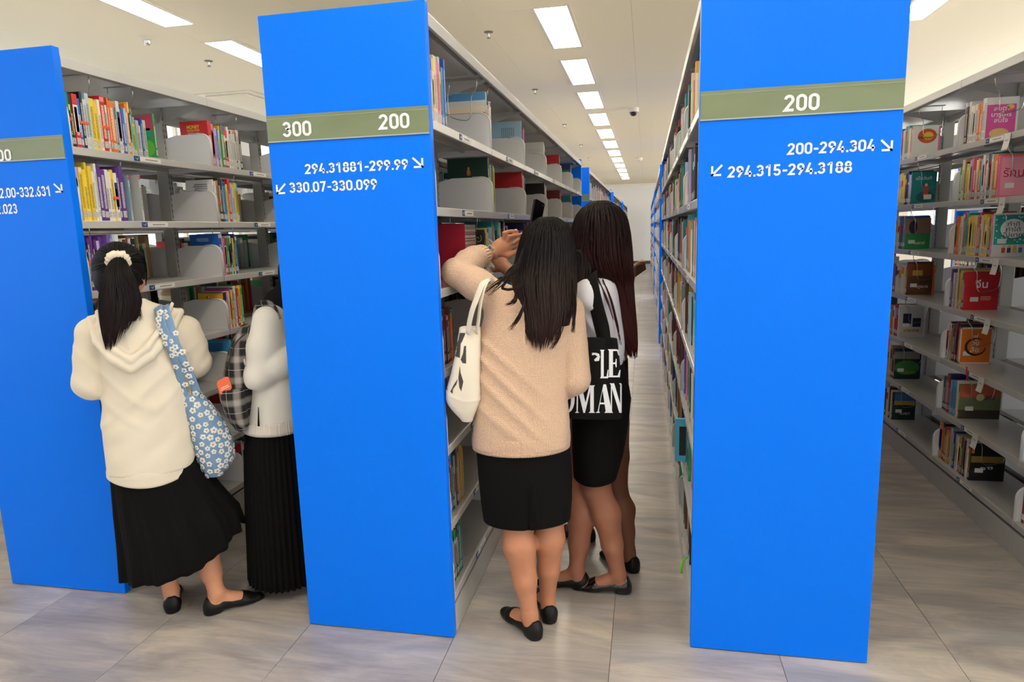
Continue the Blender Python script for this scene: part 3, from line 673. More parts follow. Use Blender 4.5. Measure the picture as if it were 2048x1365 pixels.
# --- bookcase 300/200, right face
SPEC1 = {
 (0, 6): ['white', 'teal', 'blue', 'yellow', 'cream', 'pink', 'white', 'maroon', 'sky blue*', 'blue'],
 (0, 5): ['pale grey', 'black', 'white', 'dark brown'],
 (0, 3): ['maroon*', 'maroon*', 'maroon*', 'maroon*', 'maroon*', 'dark red*', 'brown', 'orange', 'teal', 'yellow', 'blue'],
 (0, 2): ['white', 'white', 'black'],
 (0, 1): ['cream', 'yellow', 'orange', 'maroon*', 'sky blue*', 'black*', 'pale grey', 'navy', 'mustard', 'mustard', 'mustard', 'yellow', 'mustard'],
 (0, 0): ['dark green*', 'cream', 'sky blue*', 'black*', 'green', 'dark green', 'black', 'dark brown', 'teal', 'teal', 'grey'],
 (1, 6): ['pale blue*', 'yellow', 'dark red', 'white', 'white'], (1, 5): ['dark green*', 'grey', 'pale blue', 'tan', 'dark red', 'lime', 'yellow'],
 (2, 6): ['pale blue*', 'red', 'dark red', 'sky blue', 'blue', 'orange', 'navy', 'pink', 'rose'], (2, 5): ['red*', 'white', 'white', 'grey', 'black', 'dark brown', 'grey'],
 (3, 6): ['white*', 'cream', 'yellow', 'cream', 'cream', 'white'], (3, 5): ['black*', 'grey', 'pale grey', 'olive', 'mustard', 'yellow', 'cream', 'tan'],
 (4, 6): ['red*', 'pink', 'white', 'pink'], (4, 5): ['dark red*', 'white', 'pink', 'rose', 'rose', 'dark red', 'pink'],
 (5, 6): ['navy*', 'cream', 'white', 'pale grey', 'cream'], (5, 5): ['teal*', 'navy', 'cream', 'rose', 'maroon'] }
FC1 = {(1, 6): (.262, .215, .022), (1, 5): (.258, .20, .03), (2, 6): (.262, .19, .012), (2, 5): (.258, .175, .028), (3, 6): (.245, .17, .012), (3, 5): (.245, .18, .02), (4, 6): (.245, .17, .02), (4, 5): (.24, .13, .02), (5, 6): (.25, .18, .02), (5, 5): (.23, .15, .02)}
for (b, zi), names in SPEC1.items():
    if (b, zi) == (0, 1): hm = .222
    else: hm = .222 if b else (.235 if zi == 6 else .20)
    res, ye = row_books(1, b, zi, 'R', names, first=FC1.get((b, zi)), hmean=hm, tmul=1.15 if zi in (0, 1) else 1.5 if (b, zi) == (0, 6) else 1.0, indiv=True if b < 2 else 'first')
    if not res: continue
    o = res[0][0]
    if (b, zi) == (1, 6): quad_art(o, 1, .002, .213, .20, .225, (236, 238, 236)); quad_art(o, 1, .002, .213, .225, .26, (90, 160, 214), d=.0004); quad_art(o, 1, .002, .213, .17, .20, (250, 236, 206)); quad_art(o, 1, .002, .213, .002, .17, (220, 110, 50)); o['label'] = 'pale blue book with a sky and sunset cover above the grey plate, top shelf'
    if (b, zi) == (1, 5):
        quad_art(o, 1, .085, .105, .175, .20, (206, 104, 48), d=.0006, ell=True); quad_art(o, 1, .090, .100, .19, .215, (206, 140, 60), d=.0008); lines_art(o, 1, .05, .15, .155, .166, 2, (150, 130, 70)); o['label'] = 'big dark green book with a small orange emblem above the grey plate'
    if (b, zi) == (2, 6):
        m_ = MB(); rng = random.Random(1)
        for i in range(7):
            for j in range(8): m_.face([(-(.05+i*.012), -.0008, .16+j*.0085), (-(.05+i*.012)+.006, -.0008, .16+j*.0085), (-(.05+i*.012)+.006, -.0008, .1645+j*.0085), (-(.05+i*.012), -.0008, .1645+j*.0085)], 0, L(70, 90, 120))
        m_.build('print_grid', 'book_far', o, True); o['label'] = 'pale blue booklet with a grid of small print on its cover, top shelf'
    if (b, zi) == (5, 6): quad_art(o, 1, .002, .178, .03, .19, (0, 120, 90)); quad_art(o, 1, .09, .13, .215, .235, (240, 240, 244), d=.0008, ell=True)
    if (b, zi) == (3, 6): lines_art(o, 1, .03, .14, .14, .20, 6, (206, 206, 212))
wire(1, 1, 6, 'R', 1.075, 'front wire bookend above the sky-cover book, top shelf'); wire(1, 0, 6, 'R', .86, 'wire bookend before the grey plate, top shelf of the bookcase numbered 300 and 200')
wire(1, 0, 4, 'R', .78, 'wire bookend above the spiral-patterned book, third shelf'); wire(1, 1, 4, 'R', 1.35, 'wire bookend beside the raised phone, third shelf')
elastic(1, 'R', .95+.95, 1.94, ZS[6]+.1, 1, 'small orange band on far books of the top shelf') if False else None
# the crimson box file and what lies in it (third shelf, first bay)
xF = ROWX[1]+W; zB = ZS[4]; y0 = .50
t = thing('box_file', (xF-.12, y0+.1, zB), 'crimson cardboard box file on the third shelf in front of the raised arm', 'box file')
m_ = MB(); m_.bbox((xF-.275, y0, zB+.001), (xF-.03, y0+.003, zB+.235), .001); m_.build('front_side', 'ink_red', t)
m_ = MB(); m_.box((xF-.275, y0+.003, zB+.001), (xF-.272, y0+.3, zB+.235)); m_.build('back_side', 'ink_red', t)
m_ = MB(); m_.box((xF-.272, y0+.003, zB+.001), (xF-.03, y0+.3, zB+.004)); m_.build('bottom', 'ink_red', t)
m_ = MB(); m_.box((xF-.275, y0-.004, zB+.1), (xF-.03, y0, zB+.1012)); m_.build('crease', 'ink_red', t)
MATS['ink_red'].node_tree.nodes['Principled BSDF'].inputs['Base Color'].default_value = (*L(176, 20, 52), 1)
rng = random.Random(77); z = zB+.006
for i, cn in enumerate(['navy', 'rose', 'grey', 'pink', 'black', 'red', 'lavender', 'navy', 'pink', 'grey', 'red', 'violet', 'rose', 'pale grey', 'navy']):
    th = rng.uniform(.010, .019)
    if z+th > zB+.232: break
    o = MB(); c_ = L(BC[cn]); o.box((xF-.20, y0+.006, z), (xF-.045-rng.uniform(0, .012), y0+.29, z+.0015), 0, c_); o.box((xF-.20, y0+.006, z+th-.0015), (xF-.045-rng.uniform(0, .012), y0+.29, z+th), 0, c_); q_ = o.build('magazine', 'book_far')
    pp = MB(); pp.box((xF-.20, y0+.008, z+.0016), (xF-.058, y0+.288, z+th-.0016), 0, (.8, .8, .8)); pp.build('page_block', 'book_paper', q_)
    tag(q_, '%s booklet lying flat beside the crimson box file, %s from the bottom' % (cn, ORD[i]), 'booklet', 'booklets by the box file'); z += th+.0006
names = ['black', 'black', 'mustard', 'yellow', 'navy', 'white', 'pale grey', 'teal', 'white', 'grey', 'pale grey']
res, ye = row_books(1, 0, 4, 'R', names, start=.815, hmean=.205, rng=random.Random(12))
o = res[0][0]
m_ = MB()
for i in range(2):
    for j in range(4):
        cx, cz = -.012-.0, .03+j*.045
        pts = [(-.03-i*.05+ (.003+.0013*k)*math.cos(k*.55), -.0012, cz+(.003+.0013*k)*math.sin(k*.55)) for k in range(14)]
        m_.tube(pts, .0018, 4)
m_.build('spiral_print', 'ink_lime', o, True); o['label'] = 'black book with lime spiral pattern on its cover, third shelf beside the booklets'
# --- right-edge bookcase, left face: group from the far bracket towards the camera, last cover in full view
SPEC3 = {
 (2, 6): ['rose', 'white', 'cream', 'grey', 'aqua', 'cream', 'pink', 'white'], (1, 6): ['white', 'maroon', 'white', 'white', 'cream', 'white', 'orange', 'orange', 'white', 'white'],
 (2, 5): ['cream', 'yellow', 'yellow', 'navy', 'navy', 'blue', 'lavender', 'teal'], (1, 5): ['green*', 'cream', 'tan', 'black', 'yellow', 'white', 'lavender', 'pink', 'red', 'white', 'yellow', 'red', 'aqua', 'white', 'rose', 'white', 'black', 'teal', 'cream', 'tan', 'orange', 'pink'],
 (2, 4): ['pale grey', 'white', 'cream', 'teal', 'blue', 'purple', 'lavender', 'blue', 'green'], (1, 4): ['orange', 'orange', 'orange', 'cream', 'rose', 'grey', 'aqua*', 'yellow', 'yellow', 'yellow', 'cream', 'orange', 'red', 'pale grey', 'yellow', 'yellow', 'yellow', 'navy', 'pink', 'white'],
 (2, 3): ['violet', 'white', 'white', 'pale grey', 'white', 'cream', 'orange', 'brown'], (1, 3): ['purple', 'white', 'black', 'cream', 'grey', 'tan', 'yellow', 'brown', 'red'],
 (2, 2): ['orange', 'orange', 'white', 'red', 'red', 'red', 'dark red', 'white', 'pale grey'], (1, 2): ['white', 'brown', 'white', 'tan', 'brown*', 'red', 'dark red', 'black', 'orange'],
 (2, 1): ['pale grey', 'cream', 'tan', 'dark red', 'navy', 'dark green'], (1, 1): ['navy*', 'dark green', 'red', 'navy', 'lavender', 'sky blue*', 'sky blue', 'cream', 'olive'],
 (2, 0): ['dark green', 'white', 'cream', 'maroon', 'cream', 'dark green'], (1, 0): ['white', 'orange*', 'dark green', 'red*', 'mustard*', 'tan', 'white', 'pale blue', 'navy', 'lavender', 'cream', 'tan', 'pale grey', 'brown', 'tan', 'navy', 'rose', 'cream', 'white', 'black'] }
FC3 = {(2, 6): (.20, .15, .012), (1, 6): (.205, .145, .018), (2, 5): (.205, .145, .010), (1, 5): (.20, .15, .010), (2, 4): (.20, .15, .012), (1, 4): (.215, .16, .012),
       (2, 3): (.215, .15, .014), (1, 3): (.205, .165, .016), (2, 2): (.205, .145, .012), (1, 2): (.20, .16, .016), (2, 1): (.19, .155, .014), (1, 1): (.19, .20, .018), (2, 0): (.195, .145, .016), (1, 0): (.205, .165, .018)}
T3 = {(2, 6): 1.9, (1, 6): 1.55, (2, 5): 1.9, (1, 5): 1.45, (2, 4): 1.5, (1, 4): 1.5, (2, 3): 1.9, (1, 3): 1.35, (2, 2): 1.3, (1, 2): 1.25, (2, 1): 1.5, (1, 1): 1.5, (2, 0): 1.5, (1, 0): 1.25}
for (b, zi), names in SPEC3.items():
    res, ye = row_books(3, b, zi, 'L', names, step=-1, first=FC3[(b, zi)], hmean=.205, tmul=T3[(b, zi)], indiv=True if b == 1 else 'first')
    if b == 2 or True:
        zz = 'front' if zi % 2 else 'first'
    o, y_, h, ww, t_ = res[-1]; fl = -1; key = (b, zi)
    def lab(s): o['label'] = s
    st = lambda x=.02, z=.03: quad_art(o, fl, x, x+.04, z, z+.024, (232, 232, 230), d=.0014)
    if key == (1, 6): quad_art(o, fl, .004, .135, .004, .17, (214, 84, 160)); cover_text(o, fl, 'สบตา\nบารูใคร\nสนใจ', .07, .12, .09, .075, 'ink_white', .015, .0012); quad_art(o, fl, .02, .11, .004, .055, (226, 190, 130), d=.001, ell=True); quad_art(o, fl, .09, .125, .145, .168, (226, 196, 90), d=.0012, ell=True); lab('white book with a pink cover panel and white Thai title, top shelf, near bay')
    if key == (2, 6): quad_art(o, fl, .03, .14, .09, .18, (206, 90, 40), ell=True); quad_art(o, fl, .06, .12, .11, .16, (240, 196, 60), d=.0008, ell=True); cover_text(o, fl, 'หัวใจสัญจร', .07, .125, .08, .018, 'ink_black', .02, .0012); st(.02, .03); lab('white book with an orange and yellow swirl on its cover, top shelf, far bay')
    if key == (2, 5): quad_art(o, fl, .03, .14, .01, .08, (24, 80, 90), ell=True); quad_art(o, fl, .07, .10, .05, .115, (196, 70, 50), d=.0008); quad_art(o, fl, .078, .094, .11, .13, (226, 176, 140), d=.001, ell=True); quad_art(o, fl, .075, .12, .03, .06, (226, 226, 222), d=.001); cover_text(o, fl, 'เมื่อวันที่', .07, .165, .09, .022, 'ink_white', .0, .0012); lab('teal book with a figure in a red coat on the cover, second shelf, far bay')
    if key == (1, 5): quad_art(o, fl, .01, .145, .01, .19, (238, 158, 176)); cover_text(o, fl, 'รักนะ', .075, .12, .11, .045, 'ink_red', .0, .0012); st(.03, .045); lab('pink book with a red Thai title, second shelf, near bay')
    if key == (2, 4): quad_art(o, fl, .0, .15, .10, .20, (150, 120, 100)); quad_art(o, fl, .02, .07, .10, .185, (30, 34, 50), d=.0008, ell=True); cover_text(o, fl, 'แพทย์', .09, .04, .06, .022, 'ink_white', .01, .0012); st(.02, .035); lab('green book with a dark silhouette above a white Thai title, third shelf, far bay')
    if key == (1, 4):
        quad_art(o, fl, .004, .156, .06, .205, (34, 154, 140)); quad_art(o, fl, .03, .14, .09, .185, (244, 244, 240), d=.0008, ell=True); cover_text(o, fl, 'ทำดี\nทำได้\nไม่ยาก', .085, .135, .085, .075, 'ink_black', .0, .0012); st(.02, .065)
        m_ = MB(); rng = random.Random(5)
        for i in range(30):
            cx, cz = rng.uniform(.01, .15), rng.uniform(.065, .2)
            m_.face([(cx+.0035*math.cos(a), -.0006, cz+.0035*math.sin(a)) for a in [2*PI*k/8 for k in range(8)]], 0, L(236, 240, 236))
        m_.build('print_dots', 'book_far', o, True)
        for k, (cx, cc) in enumerate(((.05, (196, 60, 60)), (.075, (60, 60, 80)), (.10, (220, 170, 60)), (.125, (60, 120, 190)))): quad_art(o, fl, cx-.008, cx+.008, .02, .045, cc, d=.001); quad_art(o, fl, cx-.006, cx+.006, .043, .058, (226, 180, 140), d=.0012, ell=True)
        lab('white book with a turquoise dotted cover and round white title, third shelf, near bay')
    if key == (2, 3): quad_art(o, fl, .0, .15, .12, .20, (140, 70, 30)); quad_art(o, fl, .03, .09, .125, .16, (216, 170, 60), d=.0008); cover_text(o, fl, 'กฎหมาย', .09, .05, .07, .022, 'ink_white', .0, .0012); st(.02, .05); lab('brown book with a golden picture and white Thai title, fourth shelf, far bay')
    if key == (1, 3): cover_text(o, fl, 'จีน', .08, .14, .06, .045, 'ink_white', .015, .0012); st(.03, .045); lines_art(o, fl, .08, .14, .05, .075, 3, (230, 150, 140)); lab('bright red book with a large white Thai title, fourth shelf, near bay')
    if key == (2, 2): quad_art(o, fl, .02, .07, .09, .16, (30, 34, 60)); quad_art(o, fl, .08, .13, .07, .13, (26, 34, 50)); quad_art(o, fl, .0, .145, .03, .06, (214, 196, 160)); cover_text(o, fl, 'มายากล', .075, .045, .09, .018, 'ink_black', .0, .0012); st(.02, .07); lab('grey book with dark-suited figures on its cover, fifth shelf, far bay')
    if key == (1, 2):
        m_ = MB(); m_.tube([(.08+.048*math.cos(a), -.0015, .095+.045*math.sin(a)) for a in [0.9+5.3*i/24 for i in range(25)]], [.0015+.005*math.sin(PI*i/24) for i in range(25)], 6); m_.build('brush_ring', 'ink_black', o, True)
        for x0_, x1_, z0_, z1_ in ((0, .16, 0, .008), (0, .16, .192, .2), (0, .008, 0, .2), (.152, .16, 0, .2)): quad_art(o, fl, x0_, x1_, z0_, z1_, (238, 222, 196))
        cover_text(o, fl, 'ฟู\nจง\nสื่อ', .075, .115, .04, .10, 'ink_white', .0, .002); st(.02, .045); lab('orange book with a black brush ring and a cream border, fifth shelf, near bay')
    if key == (2, 1): quad_art(o, fl, .0, .155, .03, .13, (60, 130, 50), ell=True); quad_art(o, fl, .0, .155, .14, .19, (140, 140, 130)); cover_text(o, fl, 'การะเกด', .09, .045, .08, .018, 'ink_lime', .0, .0012); st(.02, .05); lab('dark green book with a rounded green hill on its cover, sixth shelf, far bay')
    if key == (1, 1): quad_art(o, fl, .0, .20, .12, .19, (196, 96, 66)); quad_art(o, fl, .0, .20, .06, .12, (112, 120, 90)); quad_art(o, fl, .0, .20, .0, .05, (60, 54, 44)); quad_art(o, fl, .08, .12, .10, .14, (226, 206, 140), d=.0008, ell=True); cover_text(o, fl, 'หลง', .15, .12, .04, .025, 'ink_black', .0, .0012); st(.03, .045); lab('olive book with an orange sunset cover and a pale round sun, sixth shelf, near bay')
    if key == (2, 0): quad_art(o, fl, .01, .14, .12, .19, (60, 120, 180)); quad_art(o, fl, .01, .14, .105, .135, (196, 150, 70), d=.0008); cover_text(o, fl, 'เมฆา', .08, .045, .06, .016, 'ink_white', .0, .0012); st(.02, .05); lab('dark green book with a blue and gold picture, bottom shelf, far bay')
    if key == (1, 0): quad_art(o, fl, .005, .16, .10, .135, (146, 116, 50)); cover_text(o, fl, 'รุจี', .08, .07, .06, .02, 'ink_white', .0, .0012); st(.025, .045); quad_art(o, fl, .004, .018, .15, .18, (226, 120, 40), d=.001); lab('black book with a gold streak and orange sticker, bottom shelf, near bay')
    wire(3, b, zi, 'L', y_-.018, 'wire bookend in front of the %s shelf books, %s bay, right-edge bookcase' % (SHN[zi], 'near' if b == 1 else 'far'))
# beyond the nearest bracket: the first bay of the right-edge bookcase, a sliver
for zi, names in {0: ['dark red*', 'white', 'maroon*', 'pale grey'], 1: ['sky blue*', 'white', 'blue'], 6: ['white', 'red', 'navy'], 5: ['red', 'cream'], 4: ['white', 'teal'], 3: ['navy', 'white'], 2: ['red', 'grey']}.items():
    row_books(3, 0, zi, 'L', names, step=-1, indiv=False, rng=random.Random(zi+400), tmul=1.4)
# paper tags on the shelf lips
for i, (px, py, zi) in enumerate(((2014, 283, 6), (2004, 407, 5), (1990, 540, 4), (1974, 655, 3), (1961, 778, 2), (1949, 889, 1))):
    c_ = at(px, py, 0, ROWX[3]-.003); zl = ZS[zi]-.002
    m_ = MB(); n_ = 5
    for k in range(n_):
        z0, z1 = zl-.075*k/n_, zl-.075*(k+1)/n_; x0, x1 = ROWX[3]-.0035-.012*(k/n_)**2, ROWX[3]-.0035-.012*((k+1)/n_)**2
        for s_ in (0, 1): m_.face([(x0-s_*.0006, c_[1]+.026-.004*k/n_, z0), (x1-s_*.0006, c_[1]+.026-.004*(k+1)/n_, z1), (x1-s_*.0006, c_[1]-.030-.004*(k+1)/n_, z1), (x0-s_*.0006, c_[1]-.030-.004*k/n_, z0)][::(1 if s_ else -1)])
    t = tag(m_.build('paper_tag', 'tag_paper'), 'white paper tag stuck to the %s shelf of the right-edge bookcase' % SHN[zi], 'paper tag', 'paper tags on the right-edge bookcase')
    m_ = MB()
    for k in range(5): m_.face([(ROWX[3]-.0065, c_[1]+.012-k*.006, zl-.030), (ROWX[3]-.0072, c_[1]+.012-k*.006, zl-.040), (ROWX[3]-.0072, c_[1]+.008-k*.006, zl-.040), (ROWX[3]-.0065, c_[1]+.008-k*.006, zl-.030)])
    m_.build('handwriting', 'ink_grey', t)
# --- the 200 bookcase, left face, seen along its length: first bays one by one, the rest as one mass
PAL2 = ['cream', 'white', 'pale grey', 'dark red', 'maroon', 'navy', 'tan', 'brown', 'grey', 'red', 'pale blue', 'teal', 'mustard', 'dark green', 'black', 'pink', 'orange', 'white', 'teal', 'blue', 'lavender', 'black', 'aqua', 'green']
def mass(r, b, zi, side, seed, pal, step=1, fill=.9, start=None, hm=.215, tm=1.5, iv=.012):
    rng = random.Random(seed); ylo, yhi = bay_y(r, b); n = 60
    stop = (ylo+(yhi-ylo)*fill) if step > 0 else (yhi-(yhi-ylo)*fill)
    row_books(r, b, zi, side, [rng.choice(pal) for _ in range(n)], step=step, indiv=False, rng=rng, stop=stop, tmul=tm, start=start, hmean=hm, hvar=.035, insv=iv, inset=.012 if r == 2 else .022)
for b in range(6):
    for zi in range(7):
        mass(2, b, zi, 'L', 1000+b*10+zi, PAL2 if not (zi == 2 and b in (1, 2)) else ['dark red', 'maroon', 'dark red', 'black', 'dark red'], step=-1, fill=.75+.2*((b*7+zi) % 3)/2, iv=.03, tm=1.9)
        if (b, zi) not in SPEC1 and not (b == 0 and zi == 4): mass(1, b, zi, 'R', 2000+b*10+zi, PAL2, fill=.55+.3*((b*5+zi) % 3)/2)
        if b in (1, 2, 3, 4, 5) and (b, zi) in SPEC1: pass
for b in range(2, 6):
    for zi in range(7): mass(0, b, zi, 'R', 3000+b*10+zi, PAL2, fill=.6)
for b in range(0, 4):
    for zi in range(7):
        mass(0, b, zi, 'L', 4000+b*10+zi, ['cream', 'white', 'pale grey', 'black', 'white', 'red', 'green', 'tan'] if zi < 6 else ['black', 'grey'], step=-1, fill=.8 if zi < 6 else .15, hm=.2 if zi < 6 else .14)
        if b < 3: mass(1, b, zi, 'L', 4500+b*10+zi, PAL2, step=-1, fill=.8 if zi < 6 else .3)
for b in range(3):
    for zi in range(7): mass(3, b+3, zi, 'L', 4800+b*10+zi, PAL2, step=-1, fill=.6)
for b in range(3):
    for zi in range(7): mass(3, b, zi, 'R', 4900+b*10+zi, ['grey', 'pale grey', 'navy', 'blue', 'brown', 'dark brown', 'grey'], fill=.75 if zi < 6 else .4)
for b in range(2, 6):
    for zi in range(7): mass(4, b, zi, 'L', 5200+b*10+zi, PAL2, step=-1, fill=.7)
# a light blue box book that stands out of the 200 bookcase low down, and the green ribbon below it
p = at(1350, 893, 0, ROWX[2]-.03)
m_ = MB(); m_.bbox((ROWX[2]-.030, p[1]-.012, ZS[1]+.001), (ROWX[2]+.12, p[1]+.012, ZS[1]+.205), .001)
o = tag(m_.build('folder', 'book_sky'), 'sky blue folder sticking out of the low shelf of the bookcase numbered 200', 'folder') if False else None
MATS['book_sky'] = mat('book_sky', (84, 186, 226), .5)
o = tag(m_.build('folder', 'book_sky'), 'sky blue folder sticking out of a low shelf of the bookcase numbered 200', 'folder')
m_ = MB(); m_.box((ROWX[2]-.012, p[1]-.0127, ZS[1]+.03), (ROWX[2]+.02, p[1]-.0121, ZS[1]+.17)); m_.build('printed_panel', 'ink_black', o)
p = at(1372, 1078, 0, ROWX[2]-.004)
m_ = MB(); m_.tube([(ROWX[2]+.01, p[1], ZS[0]+.06), (ROWX[2]-.012, p[1]-.01, ZS[0]+.05), (ROWX[2]-.022, p[1]-.015, ZS[0]+.02), (ROWX[2]-.02, p[1]-.01, ZS[0]-.01)], [(.006, .0012)]*4, 6)
MATS['ribbon_green'] = mat('ribbon_green', (120, 214, 60), .5); tag(m_.build('ribbon', 'ribbon_green'), 'bright green ribbon hanging from a bottom shelf of the bookcase numbered 200', 'ribbon')
m_ = MB(); m_.tube([(ROWX[3]-.01, 1.56, ZS[2]+.02), (ROWX[3]-.006, 1.555, ZS[2]-.02), (ROWX[3]-.008, 1.55, ZS[2]-.05)], [(.004, .001)]*3, 6)
tag(m_.build('ribbon', 'ink_red'), 'red bookmark ribbon hanging below the orange book, right-edge bookcase', 'ribbon')
# further bookcases down the aisle
for (r, k, y, nb) in FAR:
    rng = random.Random(5000+r*10+k); side = 'R' if r == 1 else 'L'; f = 1 if side == 'R' else -1; xs = ROWX[r]+W-.03 if side == 'R' else ROWX[r]+.03
    for b in range(nb):
        for zi in range(7):
            yy = y+PT+b*BAY+.01; ye = yy+BAY*rng.uniform(.7, .95)
            while yy < ye:
                t = rng.uniform(.02, .05); cn = rng.choice(PAL2+['pale grey', 'cream', 'white']); hh = rng.uniform(.18, .25); x1 = xs-f*.15
                FARB.box((min(xs, x1), yy, ZS[zi]), (max(xs, x1), yy+t-.001, ZS[zi]+hh), 0, tuple(q*rng.uniform(.8, 1.05) for q in L(BC[cn]))); yy += t
o = FARB.build('shelved_books', 'book_far'); o['kind'] = 'stuff'; o['label'] = 'the many further books on the receding shelves along the aisles'; o['category'] = 'books'
print('books', NBOOK[0], 'far tris', len(FARB.f)*2)
# ------------------------------------------------------------------ soft bodies: distance fields turned into one continuous surface
class Field:
    def __init__(s, lo, hi, h):
        s.lo = np.array(lo, float); s.h = h; s.n = np.ceil((np.array(hi)-s.lo)/h).astype(int)+1
        s.v = np.full(tuple(s.n), 1.0, np.float32)
    def _blk(s, lo, hi, pad):
        a = np.clip(np.floor((np.array(lo)-pad-s.lo)/s.h).astype(int), 0, s.n); b = np.clip(np.ceil((np.array(hi)+pad-s.lo)/s.h).astype(int)+1, 0, s.n)
        if (b <= a).any(): return None
        sl = tuple(slice(a[i], b[i]) for i in range(3))
        g = [(s.lo[i]+s.h*np.arange(a[i], b[i])).astype(np.float32) for i in range(3)]
        return sl, g[0][:, None, None], g[1][None, :, None], g[2][None, None, :]
    def _put(s, sl, d, k, cut=False):
        a = s.v[sl]; d = d.astype(np.float32)
        if cut: s.v[sl] = np.maximum(a, -d); return
        if k <= 0: s.v[sl] = np.minimum(a, d); return
        t = np.clip(0.5+0.5*(a-d)/k, 0, 1); s.v[sl] = a*(1-t)+d*t-k*t*(1-t)
    def cone(s, a, b, ra, rb, k=0.015, flat=None, cut=False):
        a = np.array(a, float); b = np.array(b, float); R = max(ra, rb)*(max(1, flat[1]) if flat else 1)
        q = s._blk(np.minimum(a, b)-R, np.maximum(a, b)+R, k+3*s.h)
        if q is None: return
        sl, X, Y, Z = q; ab = b-a; l2 = ab@ab+1e-12
        px, py, pz = X-a[0], Y-a[1], Z-a[2]; t = np.clip((px*ab[0]+py*ab[1]+pz*ab[2])/l2, 0, 1)
        qx, qy, qz = px-t*ab[0], py-t*ab[1], pz-t*ab[2]; d2 = qx*qx+qy*qy+qz*qz; m = 1.0
        if flat:
            w = np.array(flat[0], float); w /= np.linalg.norm(w); c = qx*w[0]+qy*w[1]+qz*w[2]; d2 = np.maximum(d2-c*c+(c/flat[1])**2, 0); m = min(1.0, flat[1])
        s._put(sl, (np.sqrt(d2)-(ra+(rb-ra)*t))*m, k, cut)
    def chain(s, pts, rs, k=0.012, flat=None):
        for i in range(len(pts)-1): s.cone(pts[i], pts[i+1], rs[i], rs[i+1], k, flat)
    def ell(s, c, r, ax=None, k=0.012, cut=False):
        """an ellipsoid; ax = three unit axes for its radii"""
        c = np.array(c, float); r = np.array(r, float); R = r.max(); q = s._blk(c-R, c+R, k+3*s.h)
        if q is None: return
        sl, X, Y, Z = q; ax = np.eye(3) if ax is None else np.array(ax, float); p = (X-c[0], Y-c[1], Z-c[2]); k0 = 0; k1 = 0
        for i in range(3):
            u = p[0]*ax[i][0]+p[1]*ax[i][1]+p[2]*ax[i][2]; k0 = k0+(u/r[i])**2; k1 = k1+(u/r[i]**2)**2
        k0 = np.sqrt(k0); s._put(sl, k0*(k0-1)/(np.sqrt(k1)+1e-6), k, cut)
    def stack(s, rows, rv, dv, k=0.02, pw=2.0):
        """level rings (z, cx, cy, rx along rv, ry along dv) joined smoothly"""
        rows = np.array(sorted(rows), float); z = rows[:, 0]
        zz = np.linspace(z[0], z[-1], 120); cols = []
        for j in range(1, 5):
            y = np.interp(zz, z, rows[:, j]); pad = np.concatenate([np.full(6, y[0]), y, np.full(6, y[-1])]); cols.append(np.convolve(pad, np.ones(13)/13, 'valid'))
        R = rows[:, 3:5].max()+0.03; lo = (rows[:, 1].min()-R, rows[:, 2].min()-R, z[0]); hi = (rows[:, 1].max()+R, rows[:, 2].max()+R, z[-1])
        q = s._blk(lo, hi, k+3*s.h)
        if q is None: return
        sl, X, Y, Z = q; zf = Z.ravel(); cx, cy, rx, ry = [np.interp(zf, zz, c)[None, None, :].astype(np.float32) for c in cols]
        px, py = X-cx, Y-cy; u = np.abs(px*rv[0]+py*rv[1])/rx; w = np.abs(px*dv[0]+py*dv[1])/ry
        d = ((u**pw+w**pw)**(1/pw)-1)*np.minimum(rx, ry)
        s._put(sl, np.maximum(d, np.maximum(z[0]-Z, Z-z[-1])), k)
    def fold(s, fn, band=0.04):
        i = np.argwhere(np.abs(s.v) < band); p = s.lo+i*s.h; s.v[tuple(i.T)] += fn(p).astype(np.float32)
    def cutfn(s, fn):
        i = np.argwhere(s.v < 0.05); p = s.lo+i*s.h; t = tuple(i.T); s.v[t] = np.maximum(s.v[t], fn(p).astype(np.float32))
    def surface(s, smooth=1):
        v = s.v.copy(); v[0] = v[-1] = 1; v[:, 0] = v[:, -1] = 1; v[:, :, 0] = v[:, :, -1] = 1
        ins = v < 0; n = ins.astype(np.uint8)
        for ax in range(3):
            a = [slice(None)]*3; b = [slice(None)]*3; a[ax] = slice(0, -1); b[ax] = slice(1, None); n = n[tuple(a)]+n[tuple(b)]
        act = (n > 0) & (n < 8); idx = np.argwhere(act); off = np.array([(i, j, k) for i in (0, 1) for j in (0, 1) for k in (0, 1)])
        vals = np.stack([v[idx[:, 0]+o[0], idx[:, 1]+o[1], idx[:, 2]+o[2]] for o in off], 1)
        sm = np.zeros((len(idx), 3)); ct = np.zeros(len(idx))
        for a in range(8):
            for b in range(a+1, 8):
                if np.abs(off[a]-off[b]).sum() != 1: continue
                va, vb = vals[:, a], vals[:, b]; m = (va < 0) != (vb < 0); t = np.where(m, va/np.where(m, va-vb, 1), 0)
                sm += np.where(m[:, None], off[a]+t[:, None]*(off[b]-off[a]), 0); ct += m
        P = s.lo+(idx+sm/ct[:, None])*s.h
        im = np.full(act.shape, -1, np.int32); im[act] = np.arange(len(idx)); F = []
        for ax in range(3):
            a = [slice(1, -1)]*3; b = [slice(1, -1)]*3; a[ax] = slice(0, -1); b[ax] = slice(1, None)
            A, B = ins[tuple(a)], ins[tuple(b)]; e = np.argwhere(A != B)
            if not len(e): continue
            fl = A[tuple(e.T)]; o1, o2 = [j for j in range(3) if j != ax]; base = e.copy(); base[:, o1] += 1; base[:, o2] += 1
            def cell(d1, d2): q = base.copy(); q[:, o1] -= d1; q[:, o2] -= d2; return im[tuple(q.T)]
            q = np.stack([cell(1, 1), cell(0, 1), cell(0, 0), cell(1, 0)], 1)
            if ax == 1: fl = ~fl
            q[~fl] = q[~fl][:, ::-1]; F.append(q)
        F = np.concatenate(F)
